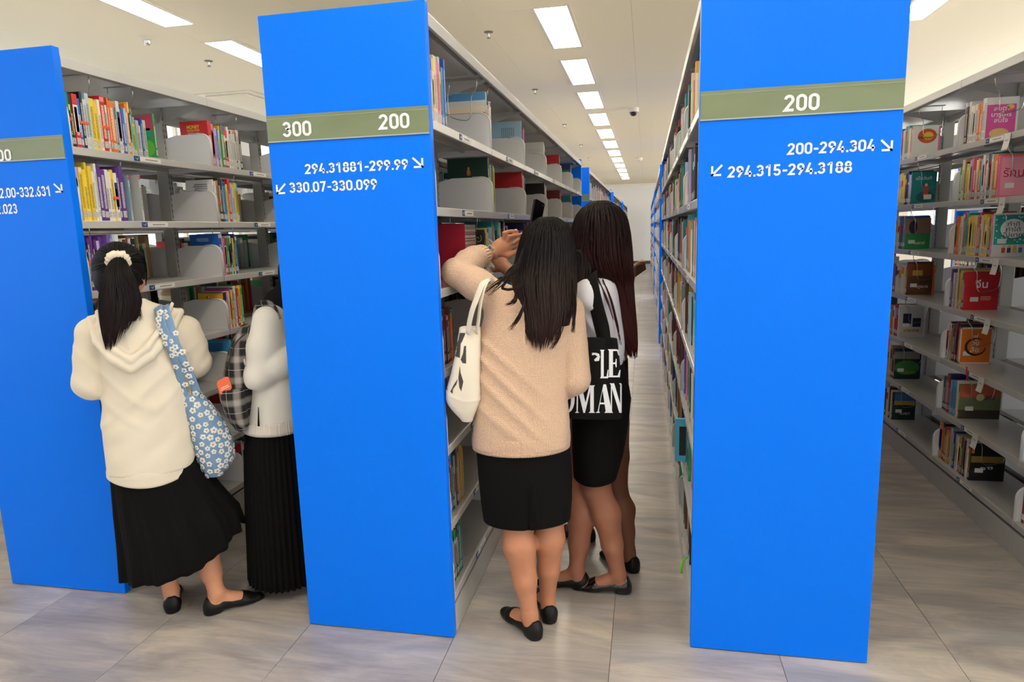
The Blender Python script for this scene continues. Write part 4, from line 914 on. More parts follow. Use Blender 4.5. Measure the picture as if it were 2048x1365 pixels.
        for _ in range(smooth):
            acc = np.zeros_like(P); cn = np.zeros(len(P))
            for i in range(4):
                a, b = F[:, i], F[:, (i+1) % 4]
                for j in range(3): acc[:, j] += np.bincount(a, P[b, j], len(P))+np.bincount(b, P[a, j], len(P))
                cn += np.bincount(a, None, len(P))+np.bincount(b, None, len(P))
            P = 0.5*P+0.5*acc/np.maximum(cn, 1)[:, None]
        return P, F
    def build(s, name, m, parent, smooth=1):
        P, F = s.surface(smooth); o = npmesh(name, P, F, m, parent); o['_n'] = len(F); del o['_n']; return o
def waves(seed, n, freq, stretch=(1, 1, 1)):
    rng = np.random.default_rng(seed); D = rng.normal(size=(n, 3)); D /= np.linalg.norm(D, axis=1)[:, None]; D *= np.array(stretch); ph = rng.uniform(0, 6.28, n); fr = freq*rng.uniform(.6, 1.5, n)
    return lambda p: sum(np.sin(p@(D[i]*fr[i])+ph[i]) for i in range(n))/n
class Fr:
    """a standing place with the horizontal directions away from the camera (d) and to the right of that (r)"""
    def __init__(s, x, y):
        s.o = np.array([x, y, 0.0]); v = s.o[:2]-CAM[:2]; v /= np.linalg.norm(v); s.d = np.array([v[0], v[1], 0]); s.r = np.array([v[1], -v[0], 0])
    def P(s, px, py, dep=0.0):
        q = ray(px, py); t = (dep-(CAM-s.o)@s.d)/(q@s.d); return CAM+q*t
    def rows(s, rr, dep=0.0):
        out = []
        for row in rr:
            py, xl, xr, ry = row[:4]; dp = row[4] if len(row) > 4 else dep
            a, b = s.P(xl, py, dp), s.P(xr, py, dp); c = (a+b)/2; out.append((c[2], c[0], c[1], np.linalg.norm(b-a)/2, ry))
        return out
def rings(fr, rr, seg=96, dz=None, wob=None, sub=6, close=True):
    """skirts: rings from the waist down; dz(u) lifts the hem by angle, wob(theta, v) pushes the cloth in and out"""
    R = fr.rows(rr); n = len(R); T = np.linspace(0, n-1, (n-1)*sub+1); A = np.array(R); V = []
    th = np.linspace(0, 2*PI, seg, endpoint=False); tot = T[-1]
    for lay in (0, 1):
        for t in T:
            i = min(int(t), n-2); u = t-i; z, cx, cy, rx, ry = [np.interp(t, range(n), A[:, j]) for j in range(5)]; v = t/tot
            w = wob(th, v) if wob is not None else 0*th
            k = 0.004*lay; x = (rx+w-k)*np.cos(th); y = (ry+w-k)*np.sin(th); zz = z+(dz(np.cos(th), np.sin(th))*v*v if dz else 0)
            V.append(np.stack([cx+fr.r[0]*x+fr.d[0]*y, cy+fr.r[1]*x+fr.d[1]*y, zz+0*th], 1))
    m = len(T); F = []; j = np.arange(seg); j2 = (j+1) % seg
    for i in range(m-1):
        F.append(np.stack([i*seg+j, (i+1)*seg+j, (i+1)*seg+j2, i*seg+j2], 1)); b = m*seg
        F.append(np.stack([b+i*seg+j, b+i*seg+j2, b+(i+1)*seg+j2, b+(i+1)*seg+j], 1))
    F.append(np.stack([(m-1)*seg+j, b+(m-1)*seg+j, b+(m-1)*seg+j2, (m-1)*seg+j2], 1)); F.append(np.stack([j, j2, b+j2, b+j], 1))
    return np.concatenate(V), np.concatenate(F)[:, ::-1]
def hair(fr, rr, n, name, m, parent, tips=(.8, 1.0), seed=0, vb=.86, width=.0045, spread=.62, tipfn=None, wisps=(), amax=1.0, root=0.05):
    """a volume of hair (inner body plus single locks that taper to tips), following level rows (py, xl, xr, depth, half depth)"""
    rng = random.Random(seed); R = []
    for py, xl, xr, dep, ry in rr:
        a, b = fr.P(xl, py, dep), fr.P(xr, py, dep); R.append([*((a+b)/2), np.linalg.norm(b-a)/2, ry])
    R = np.array(R); py = np.array([q[0] for q in rr], float); vv = (py-py[0])/(py[-1]-py[0])
    dense = np.linspace(0, 1, 160); C = []
    for j in range(5):
        y = np.interp(dense, vv, R[:, j]); pad = np.concatenate([2*y[0]-y[1:9][::-1], y, 2*y[-1]-y[-9:-1][::-1]]); C.append(np.convolve(pad, np.ones(17)/17, 'valid'))
    C = np.array(C)
    C[3] = np.maximum(C[3], .004); C[4] = np.maximum(C[4], .004)
    def pt(v, a, rho):
        x, y, z, hw, ry = [np.interp(v, dense, c) for c in C]
        return np.array([x, y, z])+fr.r*hw*rho*math.sin(a)-fr.d*ry*rho*math.cos(a)
    mb = MB(); nv, na = 26, 36; vs = [pt(vb*i/(nv-1), 2*PI*j/na, .955) for i in range(nv) for j in range(na)]
    fs = [(i*na+j, (i+1)*na+j, (i+1)*na+(j+1) % na, i*na+(j+1) % na) for i in range(nv-1) for j in range(na)]+[tuple(range(na)), tuple((nv-1)*na+j for j in range(na))[::-1]]
    mb.mesh(vs, fs, 0, smooth=True)
    for i in range(n):
        a0 = rng.uniform(-1, 1)*PI*spread; v0 = rng.uniform(0, root); v1 = rng.uniform(*tips)
        if tipfn: v1 *= tipfn(math.sin(max(-PI/2, min(PI/2, a0))))
        rho = rng.uniform(.965, 1.035); ph = rng.uniform(0, 6.28); am = rng.uniform(0, .07)*amax; dr = rng.uniform(-.16, .16)*amax; k = 13; pts = []; rs = []
        w = width*rng.uniform(.6, 1.3)
        for q in range(k):
            u = q/(k-1); v = v0+(v1-v0)*u; pts.append(pt(v, a0+am*math.sin(ph+5*u)+dr*u*u, rho)); tp = min(1, (1-u)*3.2)**.8*min(1, .35+u*5); rs.append((.0016*max(tp, .15), max(.0004, w*tp)))
        out = np.array(pts[k//2])-np.array([np.interp((v0+v1)/2, dense, c) for c in C[:3]]); mb.tube(pts, rs, 4, flat=out/(np.linalg.norm(out)+1e-9), caps=False)
    for path, cnt, sp in wisps:
        for i in range(cnt):
            P = [fr.P(x+rng.uniform(-1, 1)*sp*(q/len(path)+.25), y+rng.uniform(-1, 1)*sp*.5, d+rng.uniform(-.006, .006)) for q, (x, y, d) in enumerate(path)]; Q = []
            for q in range(len(P)-1):
                p0, p1, p2, p3 = P[max(q-1, 0)], P[q], P[q+1], P[min(q+2, len(P)-1)]
                for u in (0, .25, .5, .75): Q.append(0.5*((2*p1)+(-p0+p2)*u+(2*p0-5*p1+4*p2-p3)*u*u+(-p0+3*p1-3*p2+p3)*u**3))
            Q.append(P[-1]); kk = len(Q); mb.tube(Q, [max(.0004, .0017*min(1, (1-q/(kk-1))*2.5)) for q in range(kk)], 4, caps=False)
    return mb.build(name, m, parent)
nrm = lambda v: np.array(v, float)/np.linalg.norm(v)
Zv = np.array([0, 0, 1.0])
def head(f, c, fwd, up=Zv, s=1.0):
    fwd = nrm(fwd); up = nrm(np.array(up)-fwd*(np.array(up)@fwd)); sd = np.cross(fwd, up); c = np.array(c); ax = [sd, fwd, up]; H = lambda x, y, z: c+s*(sd*x+fwd*y+up*z)
    f.ell(H(0, -.008, .02), (.073*s, .09*s, .088*s), ax, .02); f.ell(H(0, .028, -.045), (.056*s, .058*s, .062*s), ax, .03); f.ell(H(0, .062, -.088), (.024*s, .02*s, .018*s), ax, .025)
    f.cone(H(0, .082, .008), H(0, .101, -.026), .007*s, .011*s, .012)
    for q in (-1, 1):
        f.ell(H(q*.033, .088, .008), (.016*s, .011*s, .009*s), ax, .006, cut=True); f.ell(H(q*.032, .076, .005), (.012*s, .012*s, .011*s), ax, .004); f.ell(H(q*.013, .093, -.03), (.008*s, .008*s, .006*s), ax, .006)
        f.ell(H(q*.076, -.008, -.008), (.008*s, .017*s, .030*s), ax, .006); f.ell(H(q*.083, -.004, -.004), (.005*s, .008*s, .014*s), ax, .004, cut=True); f.ell(H(q*.04, .066, -.035), (.02*s, .02*s, .018*s), ax, .02)
    f.cone(H(-.016, .088, -.054), H(.016, .088, -.054), .006*s, .006*s, .006); f.cone(H(-.013, .088, -.064), H(.013, .088, -.064), .007*s, .007*s, .006)
def foot(f, heel, dr, ankle_h=.085, L_=.225, inf=0.0, k=.015):
    h = np.array([heel[0], heel[1], 0.0]); d = nrm([dr[0], dr[1], 0]); s = np.cross(d, Zv); q = lambda x, z, y=0: h+d*x*L_/.225+Zv*z+s*y
    f.ell(q(.028, .03), (.029+inf, .033+inf, .03+inf), [s, d, Zv], k); f.cone(q(.03, .032), q(.15, .026), .027+inf, .029+inf, k, (Zv, .8)); f.cone(q(.15, .022), q(.195, .016), .033+inf, .022+inf, k, (Zv, .62))
    f.cone(q(.055, .07), q(.13, .034), .026+inf*.5, .026+inf, k)
    return q(.048, ankle_h)
def shoe(heel, dr, parent, m='shoe_black', L_=.225, lift=0.0):
    h = np.array([heel[0], heel[1], 0.0]); d = nrm([dr[0], dr[1], 0]); s = np.cross(d, Zv)
    f = Field(h-.09+d*.11-np.array([.09, .09, 0])-np.abs(d)*.08, h+np.array([.1, .1, .11])+d*.11+np.abs(d)*.08, .0032)
    foot(f, heel, dr, L_=L_, inf=.0045, k=.012); q = lambda x, z: h+d*x*L_/.225+Zv*z
    f.cone(q(.18, .014), q(.212, .009), .026, .014, .012, (Zv, .6)); f.cone(q(.02, .012), q(.04, .012), .03, .03, .008); f.ell(q(.012, .045), (.026, .012, .03), [s, d, Zv], .012)
    def lim(p):
        x = (p-h)@d*.225/L_; zt = np.interp(x, [-.02, .02, .06, .10, .135, .150, .162], [.076, .070, .052, .040, .038, .062, .2]); return np.maximum(p[:, 2]-zt, .0008-p[:, 2])
    f.cutfn(lim); o = f.build('shoe', m, parent, 1); o['label'] = 'black flat shoe'; return o
def leg(f, hip, knee, heel, dr, r=(.085, .052, .055, .033), back=None, L_=.225):
    an = foot(f, heel, dr, L_=L_); hip, knee = np.array(hip), np.array(knee); back = np.array(back) if back is not None else -nrm([dr[0], dr[1], 0])
    calf = knee+(an-knee)*.30+back*.014; f.chain([hip, hip*.5+knee*.5, knee], [r[0], r[0]*.84, r[1]], .02); f.chain([knee, calf, knee+(an-knee)*.66+back*.006, an], [r[1]*.93, r[2]*.97, r[2]*.70, r[3]*.84], .022)
    f.cone(an, np.array([heel[0], heel[1], .03])+nrm([dr[0], dr[1], 0])*.035, r[3]*.84, .025, .014)
def hand(f, w, dr, pn, curl=.5, s=1.0, thumb=1):
    """palm with five fingers; dr wrist to knuckles, pn palm normal the fingers curl towards, thumb on that side"""
    dr = nrm(dr); pn = nrm(np.array(pn)-dr*(np.array(pn)@dr)); sd = np.cross(dr, pn)*thumb; w = np.array(w)
    f.ell(w+dr*.045*s, (.048*s, .036*s, .016*s), [dr, sd, pn], .01); f.cone(w, w+dr*.03*s, .023*s, .026*s, .012, (pn, .75))
    for i, (ln, off) in enumerate(((.064, .028), (.072, .009), (.067, -.010), (.053, -.028))):
        p = w+dr*(.082-.006*abs(i-1.3))*s+sd*off*s; a = curl*.5; r = .0088*s
        for seg, l in enumerate((.45, .31, .24)):
            dd = dr*math.cos(a)+pn*math.sin(a)+sd*off*1.2; q = p+nrm(dd)*ln*l*s; f.cone(p, q, r, r*.9, .004); p = q; r *= .9; a += curl*(.9 if seg == 0 else .7)
    p = w+dr*.025*s+sd*.03*s; q = p+nrm(dr*.6+sd*.75+pn*.35)*.035*s; f.cone(w+dr*.02*s+sd*.012*s, p, .014*s, .0125*s, .01); f.cone(p, q, .012*s, .0105*s, .006); f.cone(q, q+nrm(dr*.9+sd*.2+pn*.45)*.03*s, .0105*s, .0085*s, .005)
def torso_body(f, pel, chest, neck, headc, rv, dv, hw=.15):
    f.cone(pel, np.array(pel)+np.array([0, 0, .1]), .12, .105, .03, (dv, .8)); f.cone(np.array(pel)+np.array([0, 0, .1]), chest, .105, .115, .03, (dv, .75)); f.cone(chest, neck, .11, .05, .03, (dv, .8)); f.cone(neck, headc, .05, .047, .015)
def bounds(pts, pad=.16):
    a = np.array(pts); return a.min(0)-pad, a.max(0)+pad

# ------------------------------------------------------------------ cloth, skin and hair materials
def skin_mat(name, rgb):
    m = mat(name, rgb, .52, spec=.4); t = NT(m); b = t.b; b.inputs['Subsurface Weight'].default_value = .12; b.inputs['Subsurface Radius'].default_value = (.02, .008, .004); b.inputs['Subsurface Scale'].default_value = .35
    n = t.noise(t.coords(), 22, 3); t.base(t.mix(n, L(*[int(q*.93) for q in rgb]), L(*[min(255, int(q*1.05)) for q in rgb]))); t.bump(t.noise(t.coords(), 260, 2), .08, .001)
skin_mat('skin_tan', (186, 128, 98)); skin_mat('skin_brown', (160, 108, 84)); skin_mat('skin_deep', (116, 72, 54)); skin_mat('skin_light', (206, 146, 114))
def cloth(name, rgb, rgb2, sc=600, bs=.15, rough=.9, sheen=.15):
    m = mat(name, rgb, rough, spec=.2, sheen=sheen); t = NT(m); n = t.noise(t.coords(), 9, 3); t.base(t.mix(n, L(rgb), L(rgb2))); t.bump(t.noise(t.coords(), sc, 2), bs, .001); return m
cloth('hoodie_cream', (222, 211, 190), (230, 220, 202)); cloth('cardigan_white', (224, 220, 210), (232, 229, 220), 900, .2); cloth('shirt_white', (228, 228, 238), (236, 236, 244), 900, .05); cloth('skirt_black', (5, 5, 6), (8, 8, 9), 500, .1, .95, .0); cloth('canvas_cream', (226, 217, 200), (234, 226, 211), 700, .2); cloth('tote_black', (12, 12, 13), (16, 16, 17), 700, .15, .9, .0); cloth('scrunchie_cream', (228, 212, 188), (236, 222, 200), 700, .2); cloth('denim_blue', (108, 140, 176), (124, 156, 190), 800, .2); cloth('flower_white', (226, 226, 222), (236, 236, 232), 800, .3); cloth('hijab_black', (10, 10, 11), (13, 13, 14), 500, .1, .9, .0)
m = cloth('knit_beige', (216, 184, 162), (224, 195, 174), 800, .2); t = NT(m)
vv_ = t.n('TexVoronoi'); vv_.inputs['Scale'].default_value = 230; vv_.inputs['Randomness'].default_value = .45; t.l(t.coords((1, 1, .62)), vv_.inputs['Vector']); t.bump(vv_.outputs['Distance'], .75, .004)
cr = t.ramp(vv_.outputs['Distance'], [(0.0, L(228, 198, 170)), (0.75, L(196, 160, 130))]); t.base(t.mix(.55, t.b.inputs['Base Color'].links[0].from_socket, cr))
mat('shoe_black', (6, 6, 7), .5, spec=.3); mat('shoe_patent', (6, 6, 7), .2, spec=.5, coat=.2); mat('knit_rib', (222, 216, 204), .9, sheen=.15)
def hair_mat(name, c0, c1, z0, z1):
    """dark at the roots (z1), tinted towards the dyed ends (z0)"""
    m = mat(name, c0, .42, spec=.15); t = NT(m); g = t.n('NewGeometry'); sp = t.n('SeparateXYZ'); t.l(g.outputs['Position'], sp.inputs[0]); mr = t.n('MapRange'); t.l(sp.outputs[2], mr.inputs['Value']); mr.inputs['From Min'].default_value = z1; mr.inputs['From Max'].default_value = z0
    n = t.noise(t.coords((70, 70, 2.2)), 2.4, 3); t.base(t.mix(t.math('MULTIPLY', mr.outputs[0], t.math('MULTIPLY_ADD', n, 1.0)), L(c0), L(c1))); t.bump(n, .35, .004); t.b.inputs['Anisotropic'].default_value = .5
hair_mat('hair_black', (8, 7, 7), (40, 22, 20), .95, 1.45); hair_mat('hair_dark', (9, 7, 7), (48, 27, 24), 1.0, 1.5); hair_mat('hair_auburn', (18, 10, 10), (66, 22, 21), .85, 1.62)
m = mat('plaid_cloth', (24, 24, 26), .9); t = NT(m); co = t.n('TexCoord'); sp = t.n('SeparateXYZ'); mp = t.n('Mapping'); mp.inputs['Rotation'].default_value = (0, 0, .3); t.l(co.outputs['Object'], mp.inputs['Vector']); t.l(mp.outputs[0], sp.inputs[0])
def pl(sock, period, wd, ph=0.0):
    a = t.math('FRACT', t.math('ADD', t.math('MULTIPLY', sock, 1/period), ph)); b = t.math('ABSOLUTE', t.math('SUBTRACT', a, .5)); mr = t.n('MapRange'); t.l(b, mr.inputs['Value']); mr.inputs['From Min'].default_value = wd; mr.inputs['From Max'].default_value = wd*.45; return mr.outputs[0]
hs = t.math('ADD', sp.outputs[0], t.math('MULTIPLY', sp.outputs[1], .6))
v = t.math('MULTIPLY', pl(hs, .085, .2), .42); w_ = t.math('MULTIPLY', pl(sp.outputs[2], .085, .2), .34); c_ = t.mix(t.math('MULTIPLY', t.math('ADD', v, w_), .7), L(20, 20, 22), L(214, 206, 200)); c_ = t.mix(t.math('MULTIPLY', t.math('MAXIMUM', pl(hs, .085, .014, .5), pl(sp.outputs[2], .085, .014, .5)), .6), c_, L(216, 212, 206)); t.base(c_); t.bump(t.noise(t.coords(), 600, 2), .2, .001)
mat('card_orange', (236, 106, 66), .5); mat('phone_black', (16, 16, 17), .25); mat('phone_glass', (8, 8, 10), .06, spec=.6, coat=.5); mat('print_grey', (62, 60, 60), .9); mat('nail', (236, 184, 170), .3, coat=.4); mat('brown_cover', (66, 42, 30), .45); mat('page_gold', (226, 200, 140), .7)
# ------------------------------------------------------------------ the people
def person(name, fr, label): return thing('person', (fr.o[0], fr.o[1], 0), label, 'person')
def garment(name, lo, hi, h, m, parent, build, smooth=1):
    f = Field(lo, hi, h); build(f); return f.build(name, m, parent, smooth)

# ===== the woman in the cream hoodie, left
A_ = Fr(-.58, .03); P = A_.P
pA = person('a', A_, 'woman in a cream hoodie and long black skirt, dark ponytail in a cream scrunchie')
hA = P(242, 548, .05); fA = nrm(A_.d+A_.r*.42-Zv*.12); heelAL, dAL = (-.615, -.015), (-.60, .80); heelAR, dAR = (-.470, .0), (.735, .68)
f = Field(*bounds([P(165, 480, 0), P(480, 900, 0), [-.62, .0, 0], [-.25, .2, 0], P(190, 600, .42), P(300, 700, .3)], .12), .0062); f.lo[2] = -.02
torso_body(f, P(300, 900, .03), P(272, 690, .02), P(250, 612, .04), hA, A_.r, A_.d); head(f, hA, fA)
leg(f, P(268, 925, .02), P(318, 1075, .06), heelAL, dAL, (.085, .052, .054, .034)); leg(f, P(335, 925, .02), P(400, 1060, .03), heelAR, dAR, (.085, .053, .056, .036), back=-A_.d)
sL, eL, wL = P(188, 664, 0), P(184, 765, .03), P(196, 640, .37); sR, eR, wR = P(370, 658, 0), P(386, 724, .02), P(330, 690, .30)
f.chain([P(225, 640, .02), sL, eL, wL], [.05, .046, .038, .026], .02); f.chain([P(320, 640, .02), sR, eR, wR], [.05, .046, .038, .026], .02)
hand(f, wL, P(196, 600, .42)-wL, A_.d*.3+A_.r*.9, .6, .95, -1); hand(f, wR, P(318, 668, .38)-wR, Zv+A_.d*.4, .6, .95, 1)
o = f.build('body', 'skin_light', pA, 2)
shoe(heelAL, dAL, pA, L_=.232); shoe(heelAR, dAR, pA, L_=.232)
def bA(f):
    f.stack(A_.rows([(614, 232, 306, .06, .03), (632, 204, 346, .085, .02), (652, 184, 374, .105, .01), (700, 196, 378, .12), (770, 204, 380, .122), (840, 205, 385, .128), (900, 211, 390, .138), (932, 213, 392, .142)]), A_.r, A_.d, .02, 2.3)
    m1, m2 = eL*.5+sL*.5, eR*.5+sR*.5
    f.cone(sL, m1, .058, .062, .02); f.cone(m1, eL, .062, .066, .004); f.chain([eL, P(190, 735, .16), wL*.85+eL*.15], [.064, .056, .042], .006); f.cone(sR, m2, .056, .064, .02); f.cone(m2, eR, .064, .068, .004); f.chain([eR, P(366, 722, .16), wR], [.064, .056, .042], .006)
    w1 = waves(3, 7, 34, (1, 1, .55)); w2 = waves(9, 5, 60, (.6, .6, 1.2))
    f.fold(lambda p: .0062*w1(p)+.0035*w2(p))
    # swags that fall from the shoulders to the small of the back
    rr_, cc = A_.r, P(290, 800, 0)
    def swag(p):
        u = (p-cc)@rr_; z = p[:, 2]-cc[2]; return -.0035*np.exp(-((z+.02-1.6*np.abs(u-.03)**1.3)/.018)**2)-.003*np.exp(-((z+.09-1.2*np.abs(u)**1.2)/.02)**2)-.003*np.exp(-((z-.05-u*.8)/.016)**2)
    f.fold(swag)
lo, hi = bounds([sL, sR, eL, eR, wL, wR, P(213, 935, 0), P(392, 935, 0), P(250, 612, 0)], .16)
garment('hoodie', lo, hi, .0062, 'hoodie_cream', pA, bA)
def bHood(f):
    rim = [(182, 640, -.02), (196, 682, -.085), (226, 718, -.125), (262, 736, -.14), (300, 712, -.135), (338, 666, -.09), (360, 624, -.03)]; R = [P(*q) for q in rim]; nk = P(268, 622, -.03)
    for i, q in enumerate(R):
        f.cone(q, nk, .014, .045, .02)
        if i < len(R)-1: f.cone((q+R[i+1])/2, nk, .013, .045, .02)
    f.chain(R, [.016, .019, .021, .022, .021, .019, .016], .006)
    R2 = [P(x+(262-x)*.16, y-16, d-.012) for x, y, d in rim]; f.chain(R2, [.009, .012, .013, .014, .013, .012, .009], .01)
    w = waves(12, 6, 50); f.fold(lambda p: .0028*w(p))
lo, hi = bounds([P(178, 640, 0), P(365, 620, 0), P(262, 740, -.16)], .06); garment('hood', lo, hi, .005, 'hoodie_cream', pA, bHood)
m_ = MB(); m_.tube([P(248, 625, -.095), P(252, 660, -.125), P(257, 700, -.14)], [(.0035, .001)]*3, 6, flat=A_.d); m_.build('hood_lace', 'shirt_white', pA)
def wA(th, v): return (.004+.016*v)*v**.6*(np.cos(13*th+.8*np.sin(2*th))+.5*np.cos(29*th+1.3))*.5
hemA = lambda c, s: np.interp(c, [-1, -.5, 0, .4, .75, 1], [-.03, -.02, .0, .03, .075, .10])+.02*(s < 0)
V, F = rings(A_, [(890, 222, 386, .11), (940, 219, 406, .13), (1000, 225, 440, .155), (1060, 234, 476, .19), (1120, 241, 489, .20)], 150, hemA, wA); npmesh('long_skirt', V, F, 'skirt_black', pA)
# hair: cap, ponytail and scrunchie
sd = np.cross(fA, Zv); sd /= np.linalg.norm(sd); upA = np.cross(sd, fA)
def bCap(f):
    f.ell(hA-fA*.004+upA*.018, (.088, .108, .104), [sd, fA, upA], 0); f.ell(hA-fA*.045-upA*.03, (.072, .06, .075), [sd, fA, upA], .03)
    f.cutfn(lambda p: np.minimum((p-hA)@fA-(.012+.75*np.maximum((p-hA)@upA-.0, -.03)), .02)); w = waves(4, 8, 160, (1, 1, .3)); f.fold(lambda p: .0012*w(p))
lo, hi = hA-.14, hA+.14; garment('hair', lo, hi, .0045, 'hair_black', pA, bCap)
hair(A_, [(514, 226, 248, -.075, .02), (535, 212, 258, -.10, .03), (565, 201, 272, -.115, .036), (605, 197, 284, -.12, .036), (640, 200, 276, -.125, .03), (672, 205, 258, -.13, .024), (700, 212, 240, -.13, .014)], 420, 'ponytail', 'hair_black', pA, (.82, 1.0), 5, .7, .0045, .7, tipfn=lambda u: 1.0 if u < .1 else 1-.32*(u-.1),
     wisps=[([(262, 560, -.10), (274, 600, -.12), (282, 640, -.12)], 14, 6), ([(250, 590, -.12), (252, 640, -.13), (246, 665, -.13)], 12, 8), ([(286, 500, .02), (293, 540, .04), (291, 572, .04)], 6, 2)])
m_ = MB(); cS = P(236, 522, -.072); axS = nrm(-A_.d*.85-Zv*.45); u1 = nrm(np.cross(axS, Zv)); u2 = np.cross(axS, u1)
pts = [cS+(u1*math.cos(a)+u2*math.sin(a))*(.028+.002*math.sin(5*a)) for a in [2*PI*i/40 for i in range(41)]]; m_.tube(pts, [.0145+.0028*math.sin(i*2.2)+.0016*math.sin(i*3.7) for i in range(41)], 12, flat=axS, caps=False); m_.build('scrunchie', 'scrunchie_cream', pA)
for q in (-1, 1):
    m_ = MB(); e = hA+fA*.084+sd*q*.032+upA*.005; m_.lathe([(0, -.005), (.004, -.0035), (.005, 0), (.004, .0035), (0, .005)], e, 10); m_.build('eye', 'ink_black', pA)
m_ = MB(); rngA = random.Random(8); cA = hA-fA*.004+upA*.018; RA = (.0895, .1095, .1055)
eD = cS-cA; eV = nrm([eD@sd/RA[0], eD@fA/RA[1], eD@upA/RA[2]])
for i in range(460):
    an = rngA.uniform(0, 2*PI); cone_ = rngA.uniform(1.25, 1.85); t1 = nrm(np.cross(eV, [0, .2, 1])); t2 = np.cross(eV, t1)
    s0 = eV*math.cos(cone_)+(t1*math.cos(an)+t2*math.sin(an))*math.sin(cone_)
    if s0[1] > .15+.75*max(s0[2], 0) or s0[2] < -.62: continue
    om = math.acos(max(-1, min(1, s0@eV))); pts = []; rho = rngA.uniform(.998, 1.012)
    for k in range(9):
        u = k/8*.97; v_ = (math.sin((1-u)*om)*s0+math.sin(u*om)*eV)/math.sin(om); pts.append(cA+(sd*v_[0]*RA[0]+fA*v_[1]*RA[1]+upA*v_[2]*RA[2])*rho)
    m_.tube(pts, [(.0012, .0035*min(1, .3+k/4)) for k in range(9)], 4, flat=nrm(pts[4]-cA), caps=False)
m_.build('combed_hair', 'hair_black', pA)
V, F = rings(A_, [(924, 212, 391.5, .1405), (929, 211.5, 392, .143), (935, 212, 392.5, .1435)], 120, lambda c, s: -.034*(1-c*c)*(s < 0)-.004); npmesh('hem', V, F, 'hoodie_cream', pA)
# her flowered tote
tA = thing('tote_bag', tuple(P(425, 900, -.08)), 'light blue shoulder tote with white flowers, hanging beside the cream hoodie', 'bag')
def bTote(f):
    q = lambda x, y, d=-.06: P(x, y, d)
    f.stack(A_.rows([(786, 360, 398, .028, -.06), (815, 365, 425, .045, -.06), (850, 375, 450, .055, -.06), (885, 386, 466, .06, -.06), (915, 396, 470, .058, -.06), (938, 404, 458, .048, -.06), (952, 414, 440, .03, -.06)]), A_.r, A_.d, .01)
    w = waves(21, 7, 55, (1, 1, .35)); f.fold(lambda p: .0045*w(p))
lo, hi = bounds([P(355, 780, -.06), P(475, 955, -.06)], .09); o = garment('pouch', lo, hi, .005, 'denim_blue', tA, bTote)
def strap(name, path, fr, w, th, m, parent, flat=None):
    P_ = [fr.P(*q) for q in path]; Q = []
    for q in range(len(P_)-1):
        p0, p1, p2, p3 = P_[max(q-1, 0)], P_[q], P_[q+1], P_[min(q+2, len(P_)-1)]
        for u in (0, .25, .5, .75): Q.append(0.5*((2*p1)+(-p0+p2)*u+(2*p0-5*p1+4*p2-p3)*u*u+(-p0+3*p1-3*p2+p3)*u**3))
    Q.append(P_[-1]); mb = MB(); n = 12; prof = []
    mb.tube(Q, [(th, w)]*len(Q), 10, flat=flat if flat is not None else -fr.d); return mb.build(name, m, parent)
s1 = strap('strap', [(322, 618, .02), (316, 616, -.085), (326, 655, -.135), (345, 705, -.14), (360, 750, -.11), (368, 795, -.075)], A_, .017, .003, 'denim_blue', tA)
s2 = strap('strap', [(334, 616, .02), (330, 614, -.080), (340, 650, -.14), (356, 700, -.15), (378, 745, -.125), (396, 790, -.09)], A_, .016, .003, 'denim_blue', tA)
fl = MB()
for k in range(5):
    a = 2*PI*k/5; c = (.0072*math.cos(a), .0072*math.sin(a)); ring = [(c[0]+.0056*math.cos(b), c[1]+.0056*math.sin(b), .0008) for b in [2*PI*j/8 for j in range(8)]]; top = [(c[0]+.0036*math.cos(b), c[1]+.0036*math.sin(b), .0028) for b in [2*PI*j/8 for j in range(8)]]
    fl.mesh(ring+top, [(j, (j+1) % 8, 8+(j+1) % 8, 8+j) for j in range(8)]+[tuple(range(8, 16))], 0, smooth=True)
fl.mesh([(.003*math.cos(b), .003*math.sin(b), .0032) for b in [2*PI*j/6 for j in range(6)]], [tuple(range(6))], 1)
FLW = fl.data('flower', ['flower_white', 'ink_grey'])
def scatter(o, n, gap, seed, face=None, fac=-.1):
    me = o.data; rng = random.Random(seed); polys = [p for p in me.polygons if face is None or Vector(face).dot(p.normal) > fac]; got = []
    for _ in range(n*40):
        p = rng.choice(polys); c = p.center
        if any((c-g).length < gap for g in got): continue
        got.append(c.copy()); z = p.normal; x = z.orthogonal().normalized(); M = Matrix((x, z.cross(x), z)).transposed().to_4x4() @ Matrix.Rotation(rng.uniform(0, 6.28), 4, 'Z') @ Matrix.Scale(rng.uniform(.85, 1.15), 4); M.translation = c+z*.0003
        q = link(bpy.data.objects.new('flower', FLW), o); q.matrix_local = M
        if len(got) >= n: break
scatter(o, 95, .025, 3, tuple(-A_.d), -.35); scatter(s1, 13, .022, 4, tuple(-A_.d), .5); scatter(s2, 13, .022, 6, tuple(-A_.d), .5)

